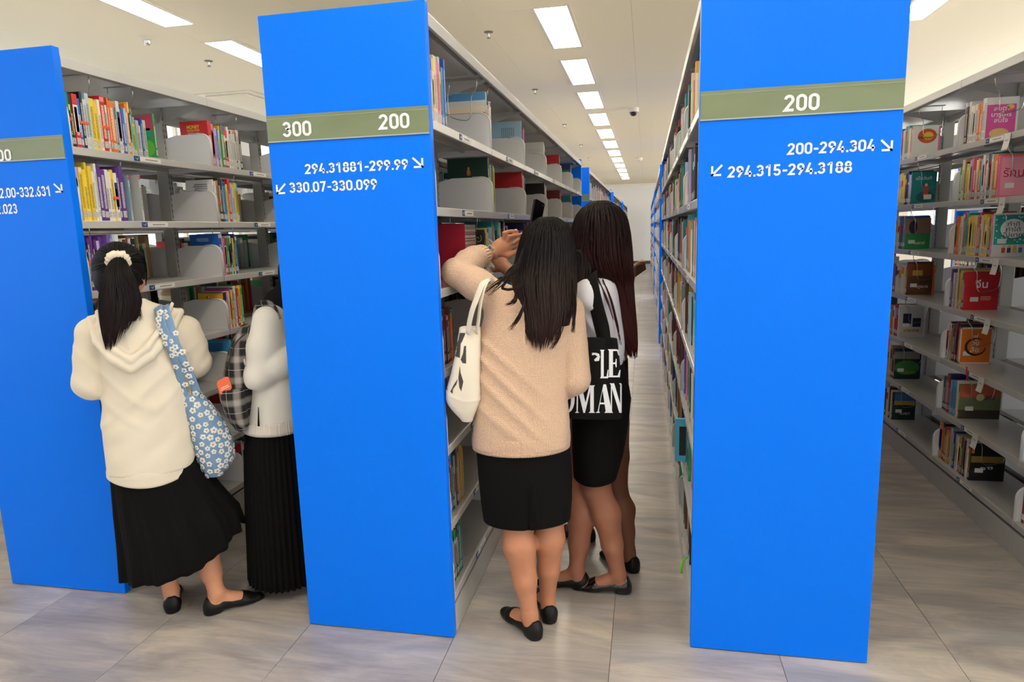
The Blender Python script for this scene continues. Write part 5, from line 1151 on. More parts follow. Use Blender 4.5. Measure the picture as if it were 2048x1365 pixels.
# ===== the woman in the black headscarf, half behind the 300/200 panel
H_ = Fr(-.235, .30); P = H_.P
pH = person('h', H_, 'woman in an off-white cardigan, black headscarf and long pleated black skirt beside the blue panel')
fH = nrm(H_.r*.95+H_.d*.3); hH = P(612, 548, 0); f = Field(*bounds([P(500, 540, 0), P(640, 900, 0), [-.33, .22, 0], [-.1, .36, 0], P(640, 700, -.1)], .14), .008); f.lo[2] = -.02
torso_body(f, P(560, 860, 0), P(552, 690, 0), P(590, 605, 0), hH, H_.r, H_.d); head(f, hH, fH)
hf = [(-.33, .27), (-.30, .36)]; dH = (.9, .25)
for q, kx in ((hf[0], -.06), (hf[1], .06)): leg(f, P(555, 890, kx), P(568, 1040, kx), q, dH)
sH, eH, wH = P(538, 640, -.11), P(518, 752, -.13), P(612, 700, -.13); f.chain([P(550, 630, -.03), sH, eH, wH], [.05, .045, .037, .026], .02); hand(f, wH, P(640, 690, -.13)-wH, Zv, .5, .95, -1)
s2_, e2_, w2_ = P(545, 640, .11), P(560, 740, .12), P(625, 700, .10); f.chain([P(550, 630, .03), s2_, e2_, w2_], [.05, .045, .037, .026], .02); hand(f, w2_, P(650, 690, .1)-w2_, Zv, .5, .95, 1)
f.build('body', 'skin_light', pH, 2)
for q in hf: shoe(q, dH, pH)
def bCard(f):
    f.stack(H_.rows([(604, 538, 580, .07), (626, 516, 590, .12), (660, 505, 594, .145), (720, 501, 602, .15), (780, 495, 608, .155), (830, 489, 613, .16), (853, 488, 616, .162)]), H_.r, H_.d, .02, 2.2)
    f.chain([sH, sH*.5+eH*.5, eH], [.062, .062, .056], .025); f.chain([eH, P(560, 728, -.14), wH], [.056, .054, .042], .015); f.cone(eH, P(503, 768, -.14), .05, .02, .02); f.chain([s2_, e2_, w2_], [.058, .056, .042], .025)
    w = waves(31, 6, 40, (1, 1, .5)); f.fold(lambda p: .006*w(p))
lo, hi = bounds([sH, eH, wH, s2_, w2_, P(488, 855, 0), P(616, 855, 0), P(560, 600, 0)], .17); garment('cardigan', lo, hi, .0065, 'cardigan_white', pH, bCard)
V, F = rings(H_, [(828, 487.5, 614.5, .163), (853, 486.5, 617.5, .165)], 260, None, lambda th, v: .0016*np.sign(np.sin(130*th))+.001, 4); npmesh('ribbed_hem', V, F, 'knit_rib', pH)
m_ = MB(); vx = H_.rows([(840, 487, 617, .166)])[0]; c_ = np.array([vx[1], vx[2], 0])
q = lambda px, py: (lambda p_: p_-H_.d*0)(P(px, py, -.155))
m_.face([q(515, 853), q(519.5, 853), q(517.5, 815), q(516, 815)]); m_.face([q(515, 853)-H_.d*.003, q(519.5, 853)-H_.d*.003, q(517.5, 815)-H_.d*.003, q(516, 815)-H_.d*.003][::-1]); m_.build('hem_slit', 'skirt_black', pH)
V, F = rings(H_, [(838, 494, 610, .15), (900, 489, 622, .16), (1000, 492, 632, .17), (1090, 497, 640, .175), (1146, 500, 645, .175)], 300, None, lambda th, v: (.003+.007*v)*(np.abs(((th*40/(2*PI)) % 1)-.5)*4-1), 5); npmesh('pleated_skirt', V, F, 'skirt_black', pH)
def bHij(f):
    f.ell(hH+Zv*.01, (.098, .115, .118), [np.cross(fH, Zv), fH, Zv], .02); f.cone(hH-Zv*.05, P(562, 605, -.02), .085, .065, .03); f.cone(P(562, 605, -.02), P(575, 622, -.03), .066, .08, .03, (Zv, .5)); f.ell(hH+fH*.075-Zv*.01, (.05, .06, .07), [np.cross(fH, Zv), fH, Zv], .01, cut=True)
    w = waves(41, 6, 60); f.fold(lambda p: .002*w(p))
lo, hi = bounds([hH, P(562, 605, -.02)], .16); garment('headscarf', lo, hi, .006, 'hijab_black', pH, bHij)
# her plaid backpack with the orange card in its side pocket
tB = thing('backpack', tuple(P(475, 760, 0)), 'black and white plaid backpack worn over an off-white cardigan', 'backpack')
def bPack(f):
    f.stack(H_.rows([(652, 482, 506, .07), (672, 468, 512, .11), (700, 456, 514, .13), (745, 446, 514, .135), (795, 441, 512, .14), (825, 450, 506, .13), (850, 474, 502, .10)]), H_.r, H_.d, .02, 2.4)
    w = waves(51, 6, 45, (1, 1, .5)); f.fold(lambda p: .005*w(p))
lo, hi = bounds([P(440, 650, 0), P(514, 855, 0)], .16); garment('main_pouch', lo, hi, .006, 'plaid_cloth', tB, bPack)
def bPock(f):
    f.stack(H_.rows([(778, 437, 488, .035, -.125), (800, 440, 492, .045, -.125), (830, 456, 496, .045, -.12), (852, 478, 499, .03, -.11)]), H_.r, H_.d, .012); w = waves(52, 6, 60); f.fold(lambda p: .003*w(p))
lo, hi = bounds([P(436, 775, -.12), P(500, 855, -.12)], .07); garment('side_pocket', lo, hi, .005, 'plaid_cloth', tB, bPock)
strap('strap', [(512, 640, -.10), (518, 615, -.12), (530, 607, -.135), (545, 614, -.14), (556, 640, -.15)], H_, .018, .003, 'plaid_cloth', tB)
strap('zip', [(452, 742, -.11), (470, 690, -.13), (490, 668, -.12)], H_, .003, .003, 'slot_dark', tB)
m_ = MB(); zc = P(489, 724, -.152); m_.tube([zc+Zv*.012, zc, zc-Zv*.012, zc-Zv*.016+H_.r*.004], [.002, .0035, .003, .002], 8); m_.build('zip_pull', 'chrome', tB)
m_ = MB(); c4 = [P(432, 764, -.15), P(456, 752, -.15), P(465, 778, -.15), P(441, 792, -.15)]; nrm_ = -H_.d*.002; rr = []
cc = sum(c4)/4
for i in range(4):
    a, b, c = c4[i-1], c4[i], c4[(i+1) % 4]
    for u in (.16, .0, ): pass
    rr += [b+(a-b)*.2, b+(a-b)*.06+(c-b)*.06, b+(c-b)*.2]
n_ = len(rr); m_.mesh([tuple(p+nrm_) for p in rr]+[tuple(p-nrm_) for p in rr], [tuple(range(n_))[::-1], tuple(range(n_, 2*n_))]+[(i, (i+1) % n_, n_+(i+1) % n_, n_+i) for i in range(n_)])
o = tag(m_.build('card', 'card_orange'), 'orange card standing in the side pocket of the plaid backpack', 'card')
ux = nrm(c4[1]-c4[0]); uy = nrm(c4[0]-c4[3])
m_ = MB()
for k, (ln, sp) in enumerate(((.030, .32), (.036, .22))):
    for j in range(9): b = cc+nrm_*1.2-uy*(.006+k*.007)+ux*(-ln/2+j*ln/9); m_.face([b, b+ux*ln/9*.7, b+ux*ln/9*.7+uy*.0028, b+uy*.0028])
m_.build('print_lines', 'ink_white', o)

# ===== the woman in the beige sweater, centre
C_ = Fr(.875, .16); P = C_.P
pC = person('c', C_, 'woman in a beige knit sweater and black knee-length skirt with long loose dark hair')
heelCL, dCL = (.925, .040), (-.72, .69); heelCR, dCR = (.958, .150), (-.36, .93)
hC = P(1090, 509, .045); fC = nrm(C_.d-C_.r*.15-Zv*.15)
sL, eL, wL = P(990, 594, .0), P(914, 546, .05), P(984, 507, .24); sR, eR, wR = P(1138, 622, 0), P(1148, 757, -.01), P(1090, 792, .19)
f = Field(*bounds([P(900, 430, 0), P(1180, 900, 0), [.75, .05, 0], [1.0, .36, 0], P(1050, 460, .32)], .09), .0046); f.lo[2] = -.02
torso_body(f, P(1048, 880, .0), P(1062, 660, .0), P(1078, 575, .02), hC, C_.r, C_.d); head(f, hC, fC)
leg(f, P(1012, 900, 0), P(1030, 1030, -.01), heelCL, dCL, (.085, .057, .062, .036), back=-C_.d, L_=.24); leg(f, P(1085, 900, 0), P(1100, 1022, .02), heelCR, dCR, (.085, .056, .060, .035), back=-C_.d, L_=.24)
f.chain([P(1010, 600, .0), sL, eL], [.05, .047, .038], .02); f.chain([eL, eL*.45+wL*.55, wL], [.037, .033, .0235], .014); f.chain([P(1120, 610, 0), sR, eR, wR], [.05, .046, .038, .025], .02)
# the raised hand: back of the palm, four bent fingers and the thumb
D0 = .24
q = lambda x, y, d=0.0: P(x, y, D0+d)
f.cone(wL, q(1001, 493, .005), .023, .026, .012, (C_.d, .75)); f.cone(q(1001, 494, .005), q(1011, 483, .01), .029, .024, .014, (C_.d, .6)); f.cone(q(1002, 502, .01), q(1014, 498, .015), .022, .018, .014)
for pts, r in (([(1008, 482, 0), (1008.5, 466, -.012), (1020, 463, .0), (1034, 462.5, .012)], .0082), ([(1014, 486, .004), (1018.5, 473, -.01), (1031, 471, .004), (1045, 469.5, .018)], .0082),
               ([(1017, 492, .008), (1027, 486, -.004), (1037, 479, .012), (1046, 474, .026)], .0079), ([(1016, 499, .012), (1028, 494, .004), (1037, 488, .018), (1044, 482, .028)], .0074)):
    f.chain([q(*p) for p in pts], [r*1.08, r, r*.95, r*.85], .002)
f.chain([q(1005, 507, .005), q(1016, 511, .0), q(1027, 507, .01), q(1037, 501, .02)], [.013, .012, .0105, .0085], .006)
hand(f, wR, P(1088, 790, .28)-wR, Zv, .6, .95, -1)
f.build('body', 'skin_tan', pC, 1)
for p0, p1 in (((1030, 461.2, .001), (1034.5, 461.2, .005)), ((1041, 468.2, .007), (1045.5, 468.2, .012))):
    m_ = MB(); a, b = q(*p0), q(*p1); m_.tube([a+Zv*.002-C_.d*.005, b+Zv*.002-C_.d*.005], [(.002, .005), (.0015, .004)], 8, flat=nrm(Zv-C_.d)); m_.build('fingernail', 'nail', pC)
shoe(heelCL, dCL, pC, L_=.243); shoe(heelCR, dCR, pC, L_=.243)
def bSw(f):
    f.stack(C_.rows([(572, 1030, 1122, .07, .02), (590, 992, 1148, .10, .01), (612, 970, 1158, .112), (660, 958, 1148, .118), (720, 954, 1136, .120), (790, 951, 1133, .127), (850, 947, 1141, .133), (886, 946, 1140, .132)]), C_.r, C_.d, .02, 2.3)
    f.chain([sL, sL*.5+eL*.5, eL], [.060, .060, .052], .03); f.chain([eL, eL*.6+wL*.4], [.053, .047], .012); f.cone(P(934, 524, .10), P(962, 514, .19), .047, .039, .012); f.cone(P(946, 519, .14), P(949, 517, .15), .049, .048, .008)
    f.cone(sR, sR*.5+eR*.5, .058, .061, .02); f.cone(sR*.5+eR*.5, eR, .061, .064, .004); f.chain([eR, eR*.5+wR*.5, wR], [.064, .058, .046], .005)
    w = waves(61, 7, 30, (1, 1, .5)); f.fold(lambda p: .0062*w(p)); rr_, cc = C_.r, P(1040, 740, 0)
    def swag(p):
        u = (p-cc)@rr_; z = p[:, 2]-cc[2]; s_ = 0
        for k, (z0, sl, wd, am) in enumerate(((.06, -.9, .016, .006), (-.02, -1.0, .018, .0075), (-.10, -1.0, .02, .0075), (-.19, -.8, .02, .006))): s_ = s_-am*np.exp(-((z-z0-sl*(u+.06))/wd)**2)*(1/(1+np.exp((u-.06)/.03)))
        return s_
    f.fold(swag); e1 = (P(905, 560, 0), P(950, 600, 0)); fold_ax = nrm(eL-sL); f.fold(lambda p: .0022*np.sin((p-sL)@fold_ax*190)*np.exp(-((p-eL)@(p-eL).T.diagonal() if False else np.sum((p-(sL+eL)/2)**2, 1))/.004))
lo, hi = bounds([sL, eL, wL, sR, eR, wR, P(946, 888, 0), P(1140, 888, 0), P(1080, 570, 0)], .16); garment('sweater', lo, hi, .0058, 'knit_beige', pC, bSw)
# knitted cuff with ribs
m_ = MB(); a, b = P(952, 516, .165), P(966, 511, .205); ax = nrm(b-a); u1 = nrm(np.cross(ax, Zv)); u2 = np.cross(ax, u1); vs = []; ns = 88
for k, (t_, r0) in enumerate(((-.2, .040), (0, .0445), (.5, .0445), (1.0, .0425), (1.05, .037), (.6, .034))):
    for j in range(ns): an = 2*PI*j/ns; r = r0*(1+.028*(1 if j % 4 < 2 else -1)*(1 if k < 4 else 0)); vs.append(a+(b-a)*t_+(u1*math.cos(an)+u2*math.sin(an))*r)
m_.mesh(vs, [(k*ns+j, k*ns+(j+1) % ns, (k+1)*ns+(j+1) % ns, (k+1)*ns+j) for k in range(5) for j in range(ns)], smooth=False); m_.build('cuff', 'knit_beige', pC)
V, F = rings(C_, [(862, 945, 1140, .134), (878, 944.5, 1140, .1345), (893, 946, 1139, .133)], 220, None, lambda th, v: .0012*np.sign(np.sin(100*th))+.001*(v > .15), 4); npmesh('ribbed_hem', V, F, 'knit_beige', pC)
def slit(th, v): return np.where(v > .5, -.006*np.exp(-((((th+PI/2+.02) % (2*PI))-.05)/.05)**2), 0)+.002*np.cos(3*th)*v
V, F = rings(C_, [(872, 956, 1136, .112), (905, 953, 1141, .125), (950, 956, 1144, .13), (1000, 961, 1143, .124), (1036, 966, 1140, .115)], 140, None, slit); npmesh('skirt', V, F, 'skirt_black', pC)
m_ = MB(); zz = [P(1069, y, -.128) for y in (985, 1010, 1035)]; m_.tube([P(1068.5, y, d) for y, d in ((975, -.133), (1000, -.129), (1025, -.124), (1060, -.1165))], [(.0022, .007), (.0028, .012), (.003, .016), (.003, .02)], 8, flat=C_.d); m_.build('back_vent', 'skirt_black', pC)
hair(C_, [(434, 1080, 1112, .045, .06), (441, 1060, 1130, .045, .10), (462, 1046, 1143, .04, .118), (500, 1036, 1150, .03, .112), (540, 1027, 1152, .02, .112), (580, 1027, 1152, -.02, .10), (620, 1036, 1149, -.065, .07), (665, 1046, 1138, -.10, .042), (706, 1056, 1112, -.118, .022)], 900, 'hair', 'hair_dark', pC, (.80, 1.0), 15, .8, .005, .66, tipfn=lambda u: 1.0-.10*abs(u+.25)-(.12 if u > .62 else 0),
     wisps=[([(1046, 500, -.06), (1030, 540, -.09), (1000, 560, -.12), (968, 585, -.125)], 14, 6), ([(1040, 520, -.07), (1018, 545, -.10), (1005, 566, -.125), (975, 592, -.13)], 10, 8), ([(1034, 545, -.09), (1005, 572, -.12), (1020, 580, -.135), (1045, 572, -.13)], 10, 5), ([(1035, 570, -.10), (1030, 600, -.135), (1012, 612, -.14)], 12, 7), ([(1146, 560, -.07), (1150, 610, -.11), (1146, 665, -.13)], 22, 5), ([(1050, 600, -.11), (1040, 630, -.135), (1020, 660, -.14)], 14, 6), ([(1120, 640, -.12), (1118, 670, -.13), (1104, 698, -.13)], 14, 6)])
# her wristwatch
m_ = MB(); ax = nrm(q(1001, 493, .005)-wL); cw = wL+ax*.004; u1 = nrm(np.cross(ax, C_.d)); u2 = np.cross(ax, u1)
for j in range(34):
    a0, a1 = 2*PI*j/34, 2*PI*(j+.8)/34
    vs = [cw+ax*x+(u1*math.cos(a)+u2*math.sin(a))*r for a in (a0, a1) for r in (.0262, .0285) for x in (-.0055, .0055)]; m_.mesh(vs, [(0, 1, 3, 2), (4, 6, 7, 5), (0, 4, 5, 1), (2, 3, 7, 6), (0, 2, 6, 4), (1, 5, 7, 3)])
w_ob = m_.build('watch_strap', 'steel_dull', pC)
vd = nrm(-C_.d*.75+Zv*.5-C_.r*.4); vd = nrm(vd-ax*(vd@ax)); sd_ = np.cross(ax, vd); cf = cw+vd*.030
m_ = MB(); vs = [cf+ax*x*.0115+sd_*y*.014+vd*z*.0035 for x in (-1, 1) for y in (-1, 1) for z in (-1, 1)]; m_.mesh(vs, [(0, 1, 3, 2), (4, 6, 7, 5), (0, 4, 5, 1), (2, 3, 7, 6), (0, 2, 6, 4), (1, 5, 7, 3)]); wc = m_.build('watch_case', 'steel_dull', pC)
m_ = MB(); m_.face([cf+ax*x*.0078+sd_*y*.010+vd*.0038 for x, y in ((-1, -1), (1, -1), (1, 1), (-1, 1))]); m_.face([cf+ax*x*.0078+sd_*y*.010+vd*.0038 for x, y in ((-1, -1), (1, -1), (1, 1), (-1, 1))][::-1]); m_.build('watch_dial', 'ink_grey', wc)
for e_ in (-1, 1):
    m_ = MB(); m_.lathe([(0, -.005), (.004, -.0035), (.005, 0), (.004, .0035), (0, .005)], hC+fC*.084+nrm(np.cross(fC, Zv))*e_*.032, 10); m_.build('eye', 'ink_black', pC)
m_ = MB(); m_.tube([P(1146, 508, .03), P(1146.5, 522, .03), P(1146, 532, .03)], [.001, .0016, .001], 6); m_.build('earring', 'page_gold', pC)
# the phone
tP = thing('phone', tuple(q(1070, 430, .03)), 'black mobile phone held up above the dark hair, tilted away', 'phone')
a, b, c, d4 = q(1071, 397, .0), q(1090, 408, .05), q(1078, 470, .055), q(1060, 459, .005)
def slab(mb, c4, n, t0, t1, inset=0.0, rad=.12):
    c4 = [np.array(x) for x in c4]; cc = sum(c4)/4; c4 = [x+(cc-x)*inset for x in c4]; rr = []
    for i in range(4):
        A0, B0, C0 = c4[i-1], c4[i], c4[(i+1) % 4]; la = np.linalg.norm(A0-B0); lc = np.linalg.norm(C0-B0); r = rad*min(la, lc)
        ea, ec = (A0-B0)/la, (C0-B0)/lc
        for u in (0, .25, .5, .75, 1): rr.append(B0+ea*r*(1-u)**2+ec*r*u**2)
    k = len(rr); mb.mesh([tuple(p+n*t0) for p in rr]+[tuple(p+n*t1) for p in rr], [tuple(range(k))[::-1], tuple(range(k, 2*k))]+[(i, (i+1) % k, k+(i+1) % k, k+i) for i in range(k)])
nn = nrm(np.cross(b-a, d4-a)); nn = nn if nn@C_.d < 0 else -nn
m_ = MB(); slab(m_, (a, b, c, d4), nn, -.0085, .0); m_.build('case', 'phone_black', tP); m_ = MB(); slab(m_, (a, b, c, d4), nn, .0001, .0009, .06); m_.build('screen', 'phone_glass', tP)
m_ = MB(); p0 = a+(b-a)*.82+(d4-a)*.09+nn*.0008; m_.tube([p0, p0+nn*.0004], .0022, 10); m_.build('lens', 'ink_grey', tP)
# her canvas tote
tC = thing('tote_bag', tuple(P(930, 750, -.05)), 'cream canvas tote bag with a dark brush print, hanging beside the beige sweater', 'bag')
def bCan(f):
    f.stack(C_.rows([(655, 920, 960, .030, -.06), (668, 917, 961, .035, -.06), (700, 912, 962, .05, -.06), (740, 903, 962, .058, -.06), (780, 892, 963, .06, -.06), (800, 891, 962, .055, -.06), (820, 905, 954, .045, -.06), (842, 926, 944, .025, -.06)]), C_.r, C_.d, .008, 2.8)
    w = waves(71, 6, 48, (1, 1, .4)); f.fold(lambda p: .0032*w(p)); ed = P(888, 787, -.1), P(962, 800, -.1)
    f.fold(lambda p: -.0025*np.exp(-((p[:, 2]-np.interp((p-ed[0])@C_.r, [0, .07, .13], [ed[0][2]+.002, ed[0][2]-.03, ed[1][2]-.002]))/.004)**2))
lo, hi = bounds([P(888, 650, -.06), P(963, 845, -.06)], .09); oc = garment('pouch', lo, hi, .0045, 'canvas_cream', tC, bCan)
strap('strap', [(985, 572, .03), (978, 560, -.05), (966, 566, -.11), (952, 600, -.125), (942, 630, -.115), (935, 668, -.10)], C_, .017, .0025, 'canvas_cream', tC); strap('strap', [(990, 574, .03), (984, 562, -.05), (972, 566, -.115), (962, 600, -.125), (957, 640, -.11), (953, 668, -.095)], C_, .010, .0025, 'canvas_cream', tC)
def decal(name, o, polys, m, parent, lift=.0012, sub=5):
    """flat print laid on a bag: outlines subdivided and pressed onto the cloth along the viewing line"""
    dg = bpy.context.evaluated_depsgraph_get(); me = o.data; bv = BVHTree.FromPolygons([v.co for v in me.vertices], [p.vertices[:] for p in me.polygons]); bm = bmesh.new()
    for poly in polys:
        vs = [bm.verts.new((x, y, 0)) for x, y in poly]; bm.faces.new(vs)
    bmesh.ops.triangulate(bm, faces=bm.faces[:]); bmesh.ops.subdivide_edges(bm, edges=bm.edges[:], cuts=sub, use_grid_fill=True); bmesh.ops.triangulate(bm, faces=bm.faces[:])
    bad = []
    for v in bm.verts:
        d = ray(v.co.x, v.co.y); h = bv.ray_cast(Vector(CAM), Vector(d/np.linalg.norm(d)))
        if h[0] is None: bad.append(v)
        else: v.co = h[0]+h[1]*lift*(1 if h[1].dot(Vector(d)) < 0 else -1)
    bmesh.ops.delete(bm, geom=bad, context='VERTS'); me2 = bpy.data.meshes.new(name); bm.to_mesh(me2); bm.free(); me2.materials.append(MATS[m]); return link(bpy.data.objects.new(name, me2), parent)
z = lambda pts: [(870+x/5.246, 600+y/5.25) for x, y in pts]
decal('brush_print', oc, [z([(262, 348), (316, 348), (316, 364), (290, 372), (285, 440), (270, 460), (222, 570), (262, 600), (262, 612), (190, 585), (215, 500), (250, 420)]), z([(305, 490), (325, 480), (326, 520), (305, 600), (300, 640), (326, 656), (326, 670), (290, 665), (270, 630), (296, 560), (322, 528)]), z([(262, 690), (270, 770), (298, 860), (275, 962), (255, 920), (246, 820)]), z([(240, 830), (225, 890), (188, 940), (186, 988), (162, 965), (200, 890)]), z([(122, 850), (126, 900), (135, 950), (92, 930), (105, 880)])], 'print_grey', tC)

# ===== the woman in the white shirt with the auburn-tinted hair
D_ = Fr(1.14, .46); P = D_.P
pD = person('d', D_, 'woman in a white shirt and black skirt with very long straight auburn-tinted hair')
f1, f2 = (1.080, .435), (1.258, .432); dD = (-1.0, .02); dD2 = (-1.0, -.03)
hD = P(1200, 478, .01); fD = nrm(-D_.r*.8+D_.d*.6-Zv*.25)
f = Field(*bounds([P(1000, 400, 0), P(1262, 900, 0), [.87, .40, 0], [1.27, .46, 0], P(985, 500, .12)], .10), .006); f.lo[2] = -.02
torso_body(f, P(1198, 800, 0), P(1190, 640, 0), P(1200, 560, .0), hD, D_.d, D_.r); head(f, hD, fD)
leg(f, P(1180, 830, .06), P(1158, 985, .03), f1, dD, (.085, .060, .062, .038), back=D_.r); leg(f, P(1200, 830, -.06), P(1192, 975, -.03), f2, dD2, (.085, .060, .063, .038), back=D_.r)
sL, eL, wL = P(1176, 590, -.13), P(1112, 628, -.06), P(1012, 537, .12); sR, eR, wR = P(1190, 590, .13), P(1130, 650, .16), P(1075, 560, .16)
f.chain([P(1195, 580, -.05), sL, eL, wL], [.05, .046, .038, .026], .02); hand(f, wL, P(985, 505, .16)-wL, D_.d+Zv*.2, .6, .95, 1); f.chain([P(1195, 580, .05), sR, eR, wR], [.05, .046, .038, .026], .02); hand(f, wR, P(1066, 470, .16)-wR, -D_.r, .7, .95, 1)
f.build('body', 'skin_brown', pD, 2)
shoe(f1, dD, pD, 'shoe_black'); shoe(f2, dD2, pD, 'shoe_patent')
def bSh(f):
    f.stack(D_.rows([(548, 1178, 1224, .075), (562, 1164, 1232, .13), (590, 1156, 1238, .16), (640, 1150, 1244, .165), (690, 1150, 1250, .158), (722, 1152, 1247, .152)]), D_.r, D_.d, .02, 2.3)
    f.chain([sL, sL*.45+eL*.55], [.06, .055], .025); f.chain([sR, sR*.45+eR*.55], [.06, .055], .025); w = waves(81, 7, 42, (1, 1, .6)); f.fold(lambda p: .006*w(p)); c0 = P(1180, 640, -.15); ax = nrm(D_.r*.7+Zv*.7)
    f.fold(lambda p: .003*np.sin((p-c0)@ax*110)*np.exp(-np.sum((p-c0)**2, 1)/.012))
lo, hi = bounds([sL, eL, sR, eR, P(1150, 725, 0), P(1250, 725, 0), P(1200, 545, 0)], .19); garment('shirt', lo, hi, .006, 'shirt_white', pD, bSh)
V, F = rings(D_, [(715, 1154, 1246, .15), (755, 1147, 1255, .158), (795, 1144, 1262, .162), (850, 1144, 1256, .152), (905, 1145, 1246, .14), (952, 1147, 1232, .128)], 120, None, lambda th, v: .0025*np.cos(4*th+1)*v); npmesh('skirt', V, F, 'skirt_black', pD)
hair(D_, [(402, 1184, 1216, .015, .05), (410, 1168, 1234, .015, .085), (432, 1151, 1252, .015, .108), (465, 1143, 1259, .015, .118), (505, 1140, 1263, .01, .118), (535, 1150, 1265, .0, .108), (565, 1180, 1267, .0, .085)], 800, 'hair', 'hair_auburn', pD, (.93, 1.0), 25, .97, .006, .95)
hair(D_, [(470, 1175, 1259, .0, .09), (530, 1184, 1264.5, -.0, .085), (575, 1198, 1267, -.0, .07), (615, 1216, 1270, -.0, .055), (655, 1232, 1274, -.0, .042), (690, 1247, 1276, -.0, .03), (718, 1260, 1274, -.0, .016)], 520, 'hair_length', 'hair_auburn', pD, (.84, 1.0), 26, .86, .005, .95, wisps=[([(1190, 545, -.12), (1210, 590, -.165), (1228, 640, -.175)], 8, 4), ([(1205, 560, -.12), (1222, 600, -.15), (1236, 655, -.16), (1240, 690, -.16)], 10, 4)])
hair(D_, [(500, 1142, 1182, -.06, .03), (540, 1144, 1184, -.09, .03), (570, 1150, 1178, -.12, .02), (592, 1154, 1166, -.13, .01)], 90, 'hair_front', 'hair_dark', pD, (.8, 1.0), 27, .8, .0045, .8)
tD = thing('tote_bag', tuple(P(1190, 760, -.2)), 'black tote bag with large white serif letters, hanging from the white shirt', 'bag')
def bBlk(f):
    f.stack(D_.rows([(676, 1120, 1237, .018, -.205), (700, 1118, 1239, .026, -.205), (760, 1119, 1243, .032, -.205), (815, 1124, 1247, .030, -.205), (838, 1132, 1246, .020, -.205)]), D_.r, D_.d, .008, 3.2); w = waves(91, 6, 40, (1, 1, .5)); f.fold(lambda p: .0025*w(p))
lo, hi = bounds([P(1115, 670, -.2), P(1250, 842, -.2)], .07); ob = garment('pouch', lo, hi, .0045, 'tote_black', tD, bBlk)
strap('strap', [(1196, 556, .0), (1186, 546, -.10), (1186, 565, -.175), (1196, 610, -.195), (1208, 655, -.205), (1212, 690, -.225)], D_, .023, .0028, 'tote_black', tD); strap('strap', [(1188, 560, .0), (1178, 550, -.09), (1178, 570, -.17), (1190, 620, -.18), (1202, 670, -.185), (1206, 690, -.19)], D_, .022, .0028, 'tote_black', tD)
GS = {'L': [[(.05, 0), (.85, 0), (.9, .3), (.82, .3), (.7, .06), (.42, .06), (.42, .94), (.5, 1), (.05, 1), (.14, .94), (.14, .06)]],
      'E': [[(.05, 0), (.9, 0), (.95, .26), (.88, .26), (.75, .06), (.42, .06), (.42, .47), (.58, .47), (.62, .36), (.68, .36), (.68, .66), (.62, .66), (.58, .53), (.42, .53), (.42, .94), (.7, .94), (.8, .78), (.87, .78), (.85, 1), (.05, 1), (.14, .94), (.14, .06)]],
      'A': [[(0, 0), (.26, 0), (.19, .06), (.25, .3), (.56, .3), (.54, .36), (.27, .36), (.40, .80), (.58, .06), (.5, 0), (1, 0), (.93, .06), (.6, 1), (.45, 1), (.13, .06)]],
      'N': [[(.02, 0), (.24, 0), (.18, .06), (.18, .82), (.72, 0), (.88, 0), (.88, .94), (.96, 1), (.70, 1), (.78, .94), (.78, .30), (.34, 1), (0, 1), (.1, .94), (.1, .06)]],
      'M': [[(0, 0), (.2, 0), (.14, .06), (.16, .8), (.42, 0), (.5, 0), (.76, .8), (.76, .06), (.68, 0), (1, 0), (.94, .06), (.94, .94), (1, 1), (.72, 1), (.53, .36), (.32, 1), (.02, 1), (.09, .94), (.08, .06)]],
      'P': [[(.05, 0), (.5, 0), (.42, .06), (.42, .94), (.6, .92), (.66, .74), (.6, .54), (.42, .52), (.42, .46), (.75, .5), (.94, .74), (.78, .97), (.5, 1), (.05, 1), (.14, .94), (.14, .06)]],
      'O': [[(.5+.48*math.cos(a), .5+.5*math.sin(a)) for a in [PI/2+2*PI*i/20 for i in range(21)]]+[(.5+.24*math.cos(a), .5+.44*math.sin(a)) for a in [PI/2-2*PI*i/20 for i in range(21)]]]}
for ch, x0, x1, yt, yb in (('L', 1199, 1219, 700, 757), ('E', 1214, 1242, 699, 755), ('O', 1120, 1150, 772, 826), ('M', 1150, 1190, 771, 826), ('A', 1191, 1226, 769, 826), ('N', 1219, 1246, 767, 826)):
    decal('letter', ob, [[(x0+(x1-x0)*x, yb+(yt-yb)*y) for x, y in g] for g in GS[ch]], 'lettering_white', tD, .0014, 3)

decal('letter', ob, [[(1184, 706), (1192, 706), (1198, 708), (1200, 714), (1198, 722), (1190, 723), (1188, 720), (1194, 719), (1195, 713), (1190, 710), (1184, 711)]], 'lettering_white', tD, .0014, 2)
# ===== the reader behind her
E_ = Fr(1.24, .78); P = E_.P
pE = person('e', E_, 'person mostly hidden behind the auburn-haired woman, holding an open book')
g1, g2 = (1.285, .60), (1.07, .88); dE1 = (-.75, .66); dE2 = (-.9, .3); hE = P(1205, 492, 0); fE = nrm(E_.d*.5+E_.r*.6-Zv*.3)
f = Field(*bounds([P(1160, 440, 0), P(1275, 900, 0), [1.0, .60, 0], [1.3, .9, 0], P(1275, 560, .1)], .13), .008); f.lo[2] = -.02
torso_body(f, P(1205, 800, 0), P(1208, 660, 0), P(1206, 572, 0), hE, E_.r, E_.d); head(f, hE, fE)
leg(f, P(1222, 840, -.02), P(1231, 985, -.06), g1, dE1, (.085, .056, .058, .036), back=E_.r); leg(f, P(1190, 840, .02), P(1188, 985, .05), g2, dE2)
sR, eR, wR = P(1238, 602, 0), P(1253, 690, -.02), P(1258, 566, .02); f.chain([P(1215, 590, 0), sR, eR, wR], [.045, .042, .034, .023], .02); hand(f, wR, P(1267, 540, .03)-wR, E_.r, .7, .9, 1)
